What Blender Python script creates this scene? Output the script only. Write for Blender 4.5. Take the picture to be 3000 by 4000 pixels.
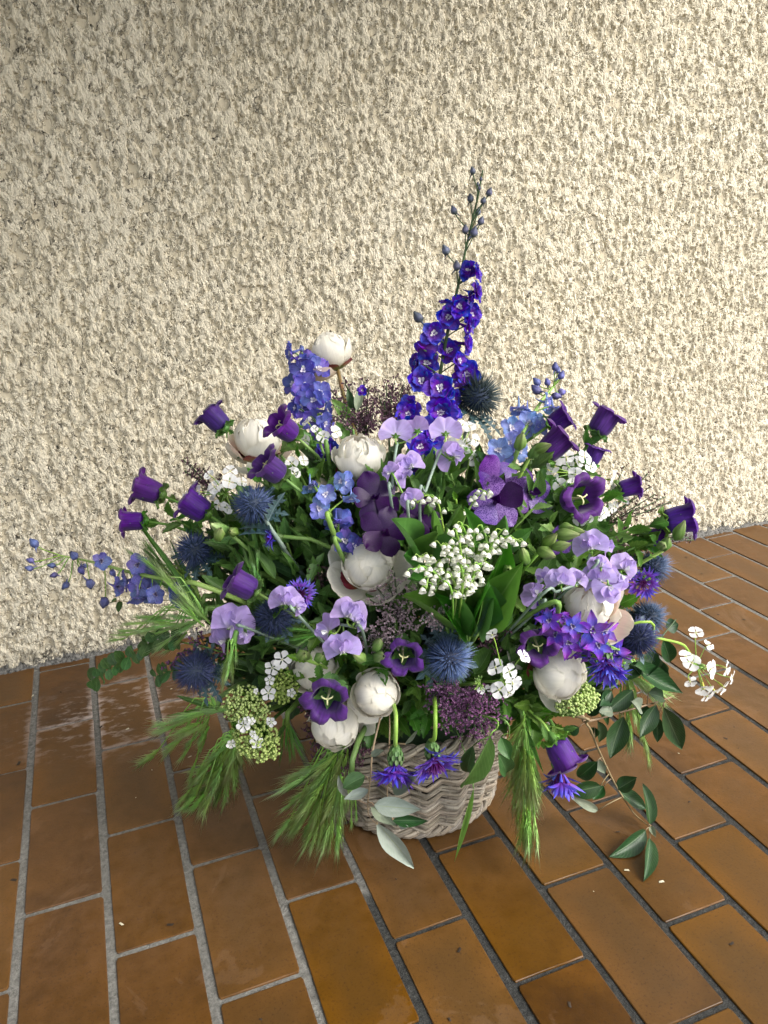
import bpy, math, random
import numpy as np
from mathutils import Vector, Matrix

R = random.Random(11)
sc = bpy.context.scene
COL = sc.collection
for o in list(bpy.data.objects):
    bpy.data.objects.remove(o)

# ------------------------------------------------------------------ camera
CAM = Vector((0.0, 0.0, 0.95))
RT = Vector((0.9324761, -0.3599301, -0.0306371))
UP = Vector((0.1472516, 0.3012963, 0.9420921))
FW = Vector((0.3298564, 0.8829897, -0.3339519))
cd = bpy.data.cameras.new('camera')
cam = bpy.data.objects.new('camera', cd)
COL.objects.link(cam)
cam.matrix_world = Matrix(((RT.x, UP.x, -FW.x, CAM.x), (RT.y, UP.y, -FW.y, CAM.y), (RT.z, UP.z, -FW.z, CAM.z), (0, 0, 0, 1)))
cd.sensor_fit = 'VERTICAL'
cd.sensor_height = 36.0
cd.sensor_width = 27.0
cd.lens = 36.0 * 3042 / 4000
cd.clip_start = 0.02
cd.clip_end = 200
sc.camera = cam

# ------------------------------------------------------------------ sky, sun, exposure
SUN_EL, SUN_AZ = math.radians(42), math.radians(137)      # azimuth clockwise from +Y (the wall side); light from the right front
w = bpy.data.worlds.new('World')
sc.world = w
w.use_nodes = True
wn = w.node_tree
bg = wn.nodes['Background']
sky = wn.nodes.new('ShaderNodeTexSky')
sky.sky_type = 'NISHITA'
sky.sun_disc = False
sky.sun_elevation = SUN_EL
sky.sun_rotation = SUN_AZ
sky.dust_density = 4.0
sky.air_density = 1.0
sky.ozone_density = 1.0
hs = wn.nodes.new('ShaderNodeHueSaturation')              # hazy, nearly white overcast sky
hs.inputs['Saturation'].default_value = 0.45
wn.links.new(sky.outputs[0], hs.inputs['Color'])
wn.links.new(hs.outputs[0], bg.inputs[0])
bg.inputs[1].default_value = 0.15
sd = bpy.data.lights.new('sun', 'SUN')
sd.energy = 1.3
sd.angle = math.radians(36)
sd.color = (1.0, 0.96, 0.90)
sun = bpy.data.objects.new('sun', sd)
COL.objects.link(sun)
sdir = Vector((math.sin(SUN_AZ) * math.cos(SUN_EL), math.cos(SUN_AZ) * math.cos(SUN_EL), math.sin(SUN_EL)))
sun.rotation_euler = sdir.to_track_quat('Z', 'Y').to_euler()
sun.location = (2, -1, 3)
sc.view_settings.view_transform = 'Standard'
sc.view_settings.look = 'None'
sc.view_settings.exposure = 1.3
sc.view_settings.gamma = 1.0
sc.view_settings.use_curve_mapping = False
sc.cycles.max_bounces = 8
sc.cycles.transparent_max_bounces = 8

# ------------------------------------------------------------------ placement
WALL_Y = 1.853
BC = Vector((0.449, 1.104, 0.0))          # basket centre on the floor
HD = Vector((0.34995, 0.93677, 0.0))      # horizontal heading
D0 = BC.dot(HD)


def ray(u, v):
    return RT * ((u - 1500) / 3042) + UP * ((2000 - v) / 3042) + FW


def dome(u, v):
    k = 1 - ((u - 1620) / 1300) ** 2 - ((v - 2450) / 1000) ** 2
    return 0.27 * math.sqrt(max(0.0, k))


def at_d(u, v, d):
    r = ray(u, v)
    t = d / r.dot(HD)
    if r.z < 0:
        t = min(t, (0.012 - CAM.z) / r.z)
    if r.y > 0:
        t = min(t, (WALL_Y - 0.03) / r.y)
    return CAM + r * t


def A(u, v, off=0.0):
    """point on the outer surface of the bouquet (off: metres further towards the viewer)"""
    return at_d(u, v, D0 - dome(u, v) - off)


def mpp(p):
    return (p - CAM).dot(FW) / 3042


def face(dx, dy, dz):
    return (RT * dx + UP * dy - FW * dz).normalized()


def frame(loc, z, hint=None, roll=0.0, s=1.0):
    z = z.normalized()
    h = hint or UP
    x = h.cross(z)
    if x.length < 1e-3:
        x = RT.cross(z)
    x.normalize()
    y = z.cross(x)
    m = Matrix(((x.x, y.x, z.x, 0), (x.y, y.y, z.y, 0), (x.z, y.z, z.z, 0), (0, 0, 0, 1)))
    if not isinstance(s, (tuple, list)):
        s = (s, s, s)
    return Matrix.Translation(loc) @ m @ Matrix.Rotation(roll, 4, 'Z') @ Matrix.Diagonal((s[0], s[1], s[2], 1))


def yframe(p, q, nrm, wx, sz=None):
    """local +Y from p to q (length |q-p|), local Z towards nrm, local X scaled wx"""
    y = (q - p)
    L = y.length
    y.normalize()
    x = y.cross(nrm)
    if x.length < 1e-4:
        x = y.cross(RT)
    x.normalize()
    z = x.cross(y)
    sz = sz or min(L, 2.2 * wx)
    return Matrix(((x.x * wx, y.x * L, z.x * sz, p.x), (x.y * wx, y.y * L, z.y * sz, p.y), (x.z * wx, y.z * L, z.z * sz, p.z), (0, 0, 0, 1)))


def RX(a): return Matrix.Rotation(a, 4, 'X')
def RY(a): return Matrix.Rotation(a, 4, 'Y')
def RZ(a): return Matrix.Rotation(a, 4, 'Z')
def TR(x, y, z): return Matrix.Translation((x, y, z))
def SC(x, y=None, z=None): return Matrix.Diagonal((x, x if y is None else y, x if z is None else z, 1))


def bez(p0, p1, p2, p3, n=10):
    out = []
    for i in range(n + 1):
        t = i / n
        a = 1 - t
        out.append(p0 * a ** 3 + p1 * (3 * a * a * t) + p2 * (3 * a * t * t) + p3 * t ** 3)
    return out


def spline(pts, n=6):
    """Catmull-Rom through pts"""
    P = [pts[0]] + list(pts) + [pts[-1]]
    out = []
    for i in range(1, len(P) - 2):
        for k in range(n):
            t = k / n
            a, b, c, d = P[i - 1], P[i], P[i + 1], P[i + 2]
            out.append(0.5 * ((2 * b) + (c - a) * t + (2 * a - 5 * b + 4 * c - d) * t * t + (3 * b - a - 3 * c + d) * t ** 3))
    out.append(P[-2].copy())
    return out


# ------------------------------------------------------------------ materials
def nd(nt, typ, ins=None, **kw):
    n = nt.nodes.new(typ)
    for k, v in kw.items():
        setattr(n, k, v)
    for k, v in (ins or {}).items():
        s = n.inputs[k]
        if isinstance(v, bpy.types.NodeSocket):
            nt.links.new(v, s)
        else:
            if isinstance(v, tuple) and len(v) == 3 and s.type == 'RGBA':
                v = (*v, 1)
            s.default_value = v
    return n


def new_mat(name):
    m = bpy.data.materials.new(name)
    m.use_nodes = True
    nt = m.node_tree
    nt.nodes.remove(nt.nodes['Principled BSDF'])
    return m, nt, nt.nodes['Material Output']


def ramp(nt, fac, stops):
    n = nt.nodes.new('ShaderNodeValToRGB')
    cr = n.color_ramp
    while len(cr.elements) < len(stops):
        cr.elements.new(0.5)
    for e, (p, c) in zip(cr.elements, stops):
        e.position = p
        e.color = (*c, 1) if isinstance(c, tuple) else (c, c, c, 1)
    nt.links.new(fac, n.inputs[0])
    return n.outputs[0]


def mixc(nt, f, a, b, bt='MIX'):
    return nd(nt, 'ShaderNodeMix', {0: f, 6: a, 7: b}, data_type='RGBA', blend_type=bt).outputs[2]


def mth(nt, op, a, b=0.0, c=0.0, clamp=False):
    return nd(nt, 'ShaderNodeMath', {0: a, 1: b, 2: c}, operation=op, use_clamp=clamp).outputs[0]


def noise_(nt, vec, scale, detail=3.0, rough=0.5, dist=0.0):
    return nd(nt, 'ShaderNodeTexNoise', {'Vector': vec, 'Scale': scale, 'Detail': detail, 'Roughness': rough, 'Distortion': dist}).outputs[0]


def vary(nt, col, hv=0.03, vv=0.3, sv=0.15):
    oi = nd(nt, 'ShaderNodeObjectInfo').outputs['Random']
    a = mth(nt, 'MULTIPLY_ADD', oi, hv, 0.5 - hv / 2)
    r2 = mth(nt, 'FRACT', mth(nt, 'MULTIPLY', oi, 17.31))
    b = mth(nt, 'MULTIPLY_ADD', r2, vv, 1 - vv / 2)
    r3 = mth(nt, 'FRACT', mth(nt, 'MULTIPLY', oi, 53.7))
    c = mth(nt, 'MULTIPLY_ADD', r3, sv, 1 - sv / 2)
    return nd(nt, 'ShaderNodeHueSaturation', {'Hue': a, 'Saturation': c, 'Value': b, 'Fac': 1.0, 'Color': col}).outputs[0]


def thin(nt, out, col, rough=0.5, tr=0.3, spec=0.4, bump=None, bs=0.3, bd=0.002, sheen=0.0, trcol=None):
    p = nd(nt, 'ShaderNodeBsdfPrincipled', {'Base Color': col, 'Roughness': rough, 'Specular IOR Level': spec, 'Sheen Weight': sheen})
    if bump is not None:
        b = nd(nt, 'ShaderNodeBump', {'Height': bump, 'Strength': bs, 'Distance': bd})
        nt.links.new(b.outputs[0], p.inputs['Normal'])
    if tr <= 0:
        nt.links.new(p.outputs[0], out.inputs[0])
        return
    t = nd(nt, 'ShaderNodeBsdfTranslucent', {'Color': trcol or col})
    mx = nd(nt, 'ShaderNodeMixShader', {0: tr, 1: p.outputs[0], 2: t.outputs[0]})
    nt.links.new(mx.outputs[0], out.inputs[0])


def uvxy(nt):
    uv = nd(nt, 'ShaderNodeUVMap').outputs[0]
    s = nd(nt, 'ShaderNodeSeparateXYZ', {0: uv})
    return uv, s.outputs[0], s.outputs[1]


def petal_mat(name, stops, rough=0.5, tr=0.3, vein=0.25, vfreq=26.0, spec=0.35, hv=0.03, vv=0.25, sheen=0.0):
    """colour from base to tip, fine veins running along the petal"""
    m, nt, out = new_mat(name)
    uv, x, y = uvxy(nt)
    nz = noise_(nt, uv, 5.0, 3.0)
    f = mth(nt, 'ADD', y, mth(nt, 'MULTIPLY_ADD', nz, 0.3, -0.15))
    c = ramp(nt, f, stops)
    mp = nd(nt, 'ShaderNodeMapping', {'Vector': uv, 'Scale': (vfreq, 1.6, 1.0)}).outputs[0]
    vn = noise_(nt, mp, 1.0, 2.0)
    dk = ramp(nt, vn, [(0.35, 1 - vein), (0.6, 1.0)])
    c = mixc(nt, 1.0, c, dk, 'MULTIPLY')
    c = vary(nt, c, hv, vv)
    small = any(k_ in name for k_ in ('ear', 'spine', 'ray', 'centre', 'eye', 'floret'))
    thin(nt, out, c, rough, tr, spec, None if small else vn, 0.12, 0.001, sheen)
    return m


def leaf_mat(name, top, dark, rib, under=None, rough=0.4, tr=0.22, vfreq=14.0, spec=0.45, vv=0.4, veinamt=0.35):
    m, nt, out = new_mat(name)
    uv, x, y = uvxy(nt)
    tc = nd(nt, 'ShaderNodeTexCoord').outputs['Object']
    nz = noise_(nt, uv, 3.5, 4.0)
    c = mixc(nt, ramp(nt, nz, [(0.3, 0.0), (0.7, 1.0)]), dark, top)
    ax = mth(nt, 'ABSOLUTE', mth(nt, 'SUBTRACT', x, 0.5))
    ph = mth(nt, 'MULTIPLY', mth(nt, 'SUBTRACT', y, mth(nt, 'MULTIPLY', ax, 0.55)), vfreq)
    tri = mth(nt, 'PINGPONG', ph, 0.5)
    sv = ramp(nt, tri, [(0.0, 1.0), (0.10, 0.0)])
    c = mixc(nt, mth(nt, 'MULTIPLY', sv, veinamt), c, rib)
    mr = ramp(nt, ax, [(0.012, 1.0), (0.03, 0.0)])
    c = mixc(nt, mth(nt, 'MULTIPLY', mr, 0.8), c, rib)
    c = vary(nt, c, 0.04, vv, 0.25)
    if under:
        g = nd(nt, 'ShaderNodeNewGeometry').outputs['Backfacing']
        c = mixc(nt, g, c, under)
    h = mth(nt, 'SUBTRACT', mth(nt, 'MULTIPLY', nz, 0.5), mth(nt, 'ADD', mth(nt, 'MULTIPLY', sv, 0.5), mr))
    thin(nt, out, c, rough, tr, spec, h, 0.35, 0.0012)
    return m


def plain_mat(name, c1, c2, scale=40.0, rough=0.6, tr=0.0, spec=0.35, vv=0.3, hv=0.03, bump=0.2):
    m, nt, out = new_mat(name)
    tc = nd(nt, 'ShaderNodeTexCoord').outputs['Object']
    nz = noise_(nt, tc, scale, 4.0, 0.6)
    c = mixc(nt, ramp(nt, nz, [(0.3, 0.0), (0.7, 1.0)]), c1, c2)
    c = vary(nt, c, hv, vv)
    thin(nt, out, c, rough, tr, spec, nz, bump, 0.002)
    return m


M = {}
M['peony'] = petal_mat('peony_petal', [(0.0, (0.76, 0.72, 0.50)), (0.25, (0.87, 0.84, 0.72)), (0.8, (0.90, 0.88, 0.80)), (1.0, (0.89, 0.86, 0.75))], 0.6, 0.36, 0.06, 30, 0.25, 0.01, 0.06)
M['peony_blush'] = petal_mat('peony_blush_petal', [(0.0, (0.75, 0.55, 0.40)), (0.35, (0.84, 0.72, 0.58)), (0.7, (0.86, 0.66, 0.58)), (1.0, (0.84, 0.78, 0.62))], 0.55, 0.22, 0.08, 30, 0.25, 0.01, 0.06)
M['sepal_red'] = petal_mat('peony_sepal', [(0.0, (0.10, 0.16, 0.03)), (0.4, (0.17, 0.20, 0.05)), (0.75, (0.28, 0.06, 0.05)), (1.0, (0.22, 0.03, 0.05))], 0.45, 0.1, 0.2, 12)
M['bell'] = petal_mat('bell_purple', [(0.0, (0.058, 0.008, 0.19)), (0.5, (0.072, 0.006, 0.21)), (1.0, (0.082, 0.006, 0.19))], 0.55, 0.25, 0.45, 36, 0.25, 0.035, 0.35, 0.25)
M['stigma'] = plain_mat('pale_stigma', (0.70, 0.66, 0.36), (0.60, 0.62, 0.30), 300, 0.6, 0.1)
M['delph_dark'] = petal_mat('delphinium_indigo', [(0.0, (0.12, 0.02, 0.30)), (0.45, (0.13, 0.02, 0.38)), (0.75, (0.07, 0.03, 0.52)), (1.0, (0.04, 0.05, 0.62))], 0.5, 0.3, 0.35, 18, 0.3, 0.05, 0.3)
M['delph_mid'] = petal_mat('delphinium_blue', [(0.0, (0.16, 0.15, 0.48)), (0.5, (0.12, 0.12, 0.50)), (0.85, (0.13, 0.10, 0.46)), (1.0, (0.08, 0.11, 0.54))], 0.5, 0.3, 0.3, 18, 0.3, 0.05, 0.3)
M['delph_pale'] = petal_mat('delphinium_pale_blue', [(0.0, (0.38, 0.44, 0.76)), (0.5, (0.26, 0.34, 0.72)), (1.0, (0.20, 0.29, 0.72))], 0.5, 0.35, 0.3, 18, 0.3, 0.05, 0.3)
M['delph_violet'] = petal_mat('delphinium_violet', [(0.0, (0.16, 0.10, 0.55)), (0.4, (0.13, 0.07, 0.55)), (0.8, (0.24, 0.05, 0.42)), (1.0, (0.12, 0.06, 0.52))], 0.5, 0.3, 0.35, 18, 0.3, 0.06, 0.3)
M['delph_slate'] = petal_mat('delphinium_slate_blue', [(0.0, (0.20, 0.20, 0.50)), (0.5, (0.19, 0.21, 0.56)), (0.85, (0.17, 0.17, 0.52)), (1.0, (0.13, 0.17, 0.56))], 0.5, 0.3, 0.35, 18, 0.3, 0.05, 0.3)
M['bee_dark'] = petal_mat('dark_eye', [(0.0, (0.03, 0.02, 0.05)), (0.6, (0.10, 0.08, 0.16)), (1.0, (0.45, 0.42, 0.55))], 0.6, 0.1, 0.2)
M['bee'] = petal_mat('white_eye', [(0.0, (0.35, 0.28, 0.45)), (0.4, (0.75, 0.70, 0.78)), (1.0, (0.80, 0.78, 0.80))], 0.6, 0.2, 0.15)
M['delph_bud'] = petal_mat('delphinium_bud', [(0.0, (0.10, 0.13, 0.09)), (0.5, (0.14, 0.15, 0.25)), (1.0, (0.10, 0.12, 0.14))], 0.5, 0.1, 0.45, 8, 0.4, 0.04, 0.5)
M['delph_bud_blue'] = petal_mat('delphinium_blue_bud', [(0.0, (0.10, 0.09, 0.22)), (0.5, (0.16, 0.18, 0.45)), (1.0, (0.08, 0.09, 0.22))], 0.5, 0.1, 0.45, 8, 0.4, 0.04, 0.6)
M['sweet_pea'] = petal_mat('sweet_pea_lilac', [(0.0, (0.60, 0.55, 0.66)), (0.35, (0.50, 0.40, 0.74)), (0.8, (0.49, 0.36, 0.74)), (1.0, (0.55, 0.42, 0.78))], 0.5, 0.4, 0.16, 16, 0.3, 0.025, 0.15)
M['orchid'] = None
M['spine'] = petal_mat('sea_holly_spine', [(0.0, (0.02, 0.04, 0.06)), (0.5, (0.045, 0.07, 0.17)), (1.0, (0.13, 0.165, 0.29))], 0.5, 0.0, 0.2, 4, 0.35, 0.05, 0.5)
M['spine_pale'] = petal_mat('sea_holly_pale_spine', [(0.0, (0.02, 0.05, 0.09)), (0.5, (0.07, 0.12, 0.32)), (1.0, (0.28, 0.35, 0.55))], 0.5, 0.0, 0.2, 4, 0.35, 0.05, 0.4)
M['spine_dark'] = petal_mat('sea_holly_dark_spine', [(0.0, (0.015, 0.028, 0.025)), (0.5, (0.03, 0.05, 0.055)), (1.0, (0.09, 0.13, 0.16))], 0.5, 0.0, 0.2, 4, 0.35, 0.05, 0.4)
M['holly_core'] = plain_mat('sea_holly_core', (0.012, 0.02, 0.04), (0.025, 0.04, 0.08), 200)
M['bract'] = leaf_mat('sea_holly_bract', (0.05, 0.10, 0.11), (0.03, 0.07, 0.07), (0.12, 0.18, 0.20), None, 0.5, 0.1, 10)
M['ray'] = petal_mat('cornflower_ray', [(0.0, (0.16, 0.03, 0.24)), (0.35, (0.17, 0.06, 0.50)), (0.7, (0.14, 0.10, 0.66)), (1.0, (0.17, 0.11, 0.72))], 0.5, 0.35, 0.2, 10, 0.3, 0.05, 0.3)
M['floret'] = petal_mat('cornflower_centre', [(0.0, (0.12, 0.01, 0.09)), (0.6, (0.16, 0.015, 0.16)), (1.0, (0.20, 0.05, 0.30))], 0.5, 0.2, 0.2, 10)
M['involucre'] = petal_mat('cornflower_scale', [(0.0, (0.09, 0.17, 0.05)), (0.7, (0.10, 0.19, 0.06)), (0.85, (0.02, 0.02, 0.015)), (1.0, (0.03, 0.03, 0.02))], 0.5, 0.05, 0.2, 10)
M['white'] = petal_mat('white_floret', [(0.0, (0.66, 0.70, 0.40)), (0.18, (0.84, 0.84, 0.82)), (1.0, (0.86, 0.86, 0.86))], 0.55, 0.3, 0.07, 14, 0.25, 0.0, 0.08)
M['lily'] = petal_mat('lily_bell_white', [(0.0, (0.70, 0.76, 0.52)), (0.3, (0.84, 0.85, 0.76)), (1.0, (0.86, 0.85, 0.76))], 0.5, 0.3, 0.05, 10, 0.3, 0.0, 0.08)
M['yellow'] = plain_mat('floret_eye', (0.55, 0.52, 0.10), (0.40, 0.48, 0.12), 200, 0.6)
M['stem'] = plain_mat('green_stem', (0.12, 0.23, 0.05), (0.17, 0.30, 0.07), 60, 0.5, 0.0)
M['stem_dark'] = plain_mat('dark_stem', (0.045, 0.085, 0.035), (0.07, 0.12, 0.05), 60, 0.5)
M['stem_bright'] = plain_mat('bright_stem', (0.22, 0.40, 0.07), (0.28, 0.46, 0.10), 60, 0.5, 0.1)
M['stem_grass'] = plain_mat('grass_stem', (0.30, 0.60, 0.11), (0.38, 0.66, 0.16), 60, 0.45, 0.0, 0.5, 0.3, 0.03, 0.0)
M['stem_grey'] = plain_mat('grey_stem', (0.20, 0.28, 0.22), (0.26, 0.34, 0.27), 60, 0.55)
M['stem_red'] = plain_mat('reddish_stem', (0.20, 0.22, 0.06), (0.27, 0.14, 0.06), 22, 0.5)
M['twig'] = plain_mat('brown_twig', (0.22, 0.16, 0.09), (0.34, 0.26, 0.16), 90, 0.7)
M['leaf'] = leaf_mat('green_leaf', (0.12, 0.27, 0.05), (0.07, 0.165, 0.03), (0.22, 0.38, 0.11), None, 0.42, 0.28, 12)
M['leaf_bright'] = leaf_mat('bright_green_leaf', (0.18, 0.36, 0.06), (0.10, 0.24, 0.04), (0.30, 0.48, 0.14), None, 0.42, 0.32, 10)
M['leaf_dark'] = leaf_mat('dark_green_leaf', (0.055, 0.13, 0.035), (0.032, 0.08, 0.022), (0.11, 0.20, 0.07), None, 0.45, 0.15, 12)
M['leaf_lily'] = leaf_mat('lily_leaf', (0.10, 0.26, 0.04), (0.065, 0.18, 0.028), (0.17, 0.34, 0.08), None, 0.36, 0.3, 2, 0.5, 0.35, 0.0)
M['leaf_gloss'] = leaf_mat('glossy_leaf', (0.024, 0.072, 0.02), (0.013, 0.04, 0.012), (0.11, 0.17, 0.08), (0.22, 0.25, 0.17), 0.38, 0.1, 13, 0.4, 0.3, 0.3)
M['leaf_silver'] = leaf_mat('silver_leaf', (0.35, 0.40, 0.35), (0.25, 0.30, 0.25), (0.30, 0.34, 0.20), None, 0.6, 0.12, 13, 0.3, 0.15, 0.5)
M['leaf_grey'] = leaf_mat('grey_green_leaf', (0.24, 0.29, 0.21), (0.16, 0.20, 0.14), (0.28, 0.30, 0.20), None, 0.6, 0.12, 13, 0.3, 0.2, 0.4)
M['leaf_euc'] = leaf_mat('round_leaf', (0.09, 0.20, 0.06), (0.05, 0.12, 0.04), (0.16, 0.26, 0.10), None, 0.5, 0.25, 8, 0.4, 0.4)
M['bud_green'] = petal_mat('green_bud', [(0.0, (0.12, 0.26, 0.05)), (0.6, (0.22, 0.38, 0.09)), (1.0, (0.42, 0.50, 0.22))], 0.5, 0.2, 0.35, 10)
M['viburnum'] = plain_mat('viburnum_bud', (0.26, 0.40, 0.07), (0.52, 0.58, 0.22), 260, 0.5, 0.1, 0.35, 0.15, 0.02, 0.0)
M['statice_pink'] = plain_mat('statice_pink', (0.50, 0.36, 0.42), (0.74, 0.60, 0.62), 160, 0.7, 0.2)
M['statice_purple'] = plain_mat('statice_purple', (0.13, 0.045, 0.13), (0.36, 0.18, 0.33), 160, 0.7, 0.2)
M['statice_dark'] = plain_mat('statice_dark', (0.10, 0.05, 0.08), (0.22, 0.11, 0.15), 160, 0.7, 0.2)
M['statice_brown'] = plain_mat('statice_brown', (0.13, 0.08, 0.08), (0.26, 0.18, 0.17), 160, 0.7, 0.2)
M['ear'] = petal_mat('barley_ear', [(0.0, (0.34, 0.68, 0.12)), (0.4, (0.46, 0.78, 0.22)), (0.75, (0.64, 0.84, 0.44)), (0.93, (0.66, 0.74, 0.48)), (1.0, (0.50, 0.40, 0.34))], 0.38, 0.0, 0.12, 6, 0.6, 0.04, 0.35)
M['ear_dark'] = petal_mat('barley_ear_shaded', [(0.0, (0.14, 0.38, 0.06)), (0.5, (0.20, 0.48, 0.10)), (0.85, (0.32, 0.48, 0.20)), (1.0, (0.28, 0.16, 0.15))], 0.45, 0.0, 0.15, 6, 0.4, 0.04, 0.35)  # darker copy of the ear colour, with shade put into it
M['foam'] = plain_mat('floral_foam', (0.03, 0.06, 0.03), (0.05, 0.09, 0.04), 80, 0.9)
M['liner'] = plain_mat('basket_liner', (0.02, 0.02, 0.018), (0.03, 0.03, 0.025), 80, 0.7)

# netted orchid petals
for nm, dark, light, amt in (('orchid', (0.050, 0.008, 0.17), (0.28, 0.15, 0.47), 0.9), ('orchid_deep', (0.026, 0.0015, 0.055), (0.058, 0.006, 0.11), 0.45), ('orchid_lilac', (0.075, 0.014, 0.21), (0.20, 0.07, 0.38), 0.8)):
    m, nt, out = new_mat(nm + '_petal')
    uv, x, y = uvxy(nt)
    mp = nd(nt, 'ShaderNodeMapping', {'Vector': uv, 'Scale': (17, 15, 1)}).outputs[0]
    v = nd(nt, 'ShaderNodeTexVoronoi', {'Vector': mp, 'Scale': 1.0}, feature='DISTANCE_TO_EDGE').outputs[0]
    net = ramp(nt, v, [(0.05, 0.0), (0.16, 1.0)]) if nm != 'orchid_lilac' else ramp(nt, v, [(0.03, 1.0), (0.12, 0.0)])
    c = mixc(nt, mth(nt, 'MULTIPLY', net, amt), dark, light) if nm == 'orchid_lilac' else mixc(nt, mth(nt, 'MULTIPLY', mth(nt, 'SUBTRACT', 1.0, net), amt), dark, light)
    c = vary(nt, c, 0.03, 0.2)
    thin(nt, out, c, 0.42, 0.25, 0.4, v, 0.2, 0.001)
    M[nm] = m


# ------------------------------------------------------------------ mesh builder
class MB:
    def __init__(s):
        s.v, s.f, s.uv, s.mi = [], [], [], []

    def add(s, vs, fs, uvs, mi=0, mat=None):
        b = len(s.v)
        if mat is not None:
            vs = [mat @ Vector(p) for p in vs]
        s.v += [tuple(p) for p in vs]
        s.uv += uvs
        for f in fs:
            s.f.append(tuple(i + b for i in f))
            s.mi.append(mi)
        return s

    def tube(s, pts, r, sides=6, mi=0, caps=False):
        n = len(pts)
        rad = r if isinstance(r, (list, tuple)) else [r] * n
        t0 = (pts[1] - pts[0]).normalized()
        nx = t0.cross(Vector((0.3, 0.5, 0.81)))
        if nx.length < 1e-4:
            nx = t0.cross(Vector((1, 0, 0)))
        nx.normalize()
        vs, uvs, fs = [], [], []
        for i, p in enumerate(pts):
            t = (pts[min(i + 1, n - 1)] - pts[max(i - 1, 0)])
            if t.length < 1e-9:
                t = t0
            t = t.normalized()
            nx = (nx - t * nx.dot(t))
            nx.normalize()
            ny = t.cross(nx)
            for k in range(sides):
                a = 2 * math.pi * k / sides
                vs.append(p + (nx * math.cos(a) + ny * math.sin(a)) * rad[i])
                uvs.append((k / sides, i / (n - 1)))
        for i in range(n - 1):
            for k in range(sides):
                k2 = (k + 1) % sides
                fs.append((i * sides + k, i * sides + k2, (i + 1) * sides + k2, (i + 1) * sides + k))
        if caps:
            fs.append(tuple(range(sides))[::-1])
            fs.append(tuple((n - 1) * sides + k for k in range(sides)))
        return s.add(vs, fs, uvs, mi)

    def grid(s, fn, nu, nv, mi=0, wrap=False, mat=None):
        vs, uvs, fs = [], [], []
        W = nu if wrap else nu + 1
        for j in range(nv + 1):
            for i in range(W):
                vs.append(fn(i / nu, j / nv))
                uvs.append((i / nu, j / nv))
        for j in range(nv):
            for i in range(nu):
                i2 = (i + 1) % W if wrap else i + 1
                fs.append((j * W + i, j * W + i2, (j + 1) * W + i2, (j + 1) * W + i))
        return s.add(vs, fs, uvs, mi, mat)

    def ball(s, c, r, mi=0, nu=6, nv=4, rz=None):
        rz = rz or r
        return s.grid(lambda u, v: Vector((c[0] + r * math.sin(math.pi * (0.02 + 0.96 * v)) * math.cos(6.28318 * u), c[1] + r * math.sin(math.pi * (0.02 + 0.96 * v)) * math.sin(6.28318 * u), c[2] - rz * math.cos(math.pi * v))), nu, nv, mi, True)

    def spike(s, p, q, r, mi=0):
        """three-sided needle from p to q"""
        t = (q - p).normalized()
        a = t.cross(Vector((0.31, 0.52, 0.79)))
        a.normalize()
        b = t.cross(a)
        vs = [p + (a * math.cos(k * 2.0944) + b * math.sin(k * 2.0944)) * r for k in range(3)] + [q]
        return s.add(vs, [(0, 1, 3), (1, 2, 3), (2, 0, 3)], [(0, 0), (0.33, 0), (0.66, 0), (0.5, 1)], mi)

    def build(s, name, mats, smooth=True):
        me = bpy.data.meshes.new(name)
        me.from_pydata(s.v, [], s.f)
        if not isinstance(mats, (list, tuple)):
            mats = [mats]
        for m in mats:
            me.materials.append(m)
        n = len(me.polygons)
        me.polygons.foreach_set('material_index', s.mi)
        me.polygons.foreach_set('use_smooth', [smooth] * n)
        li = np.empty(len(me.loops), dtype=np.int32)
        me.loops.foreach_get('vertex_index', li)
        ul = me.uv_layers.new(name='UVMap')
        ul.data.foreach_set('uv', np.array(s.uv, dtype=np.float32)[li].ravel())
        me.update()
        return me


_wm = {}


def link_obj(name, mesh):
    o = bpy.data.objects.new(name, mesh)
    COL.objects.link(o)
    return o


class Thing:
    def __init__(s, name, label, cat, loc=(0, 0, 0), group=None):
        o = bpy.data.objects.new(name, None)
        COL.objects.link(o)
        o.empty_display_size = 0.02
        o.location = loc
        o['label'] = label
        o['category'] = cat
        if group:
            o['group'] = group
        s.o = o
        s.loc = Vector(loc)
        _wm[o.name] = Matrix.Translation(s.loc)

    def add(s, name, mesh, mat=None, parent=None, label=None, kind=None):
        """part (or sub-part of parent) with world matrix mat"""
        o = link_obj(name, mesh)
        p = parent or s.o
        o.parent = p
        W = mat if mat is not None else Matrix.Identity(4)
        o.matrix_local = _wm[p.name].inverted() @ W
        _wm[o.name] = W.copy()
        if label:
            o['label'] = label
        if kind:
            o['kind'] = kind
        return o

    def tube(s, name, pts, r, mat, sides=6, parent=None):
        """a tube given in world coordinates"""
        b = MB()
        b.tube([p - s.loc for p in pts], r, sides, caps=True)
        return s.add(name, b.build(name, mat), Matrix.Translation(s.loc), parent)


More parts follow.
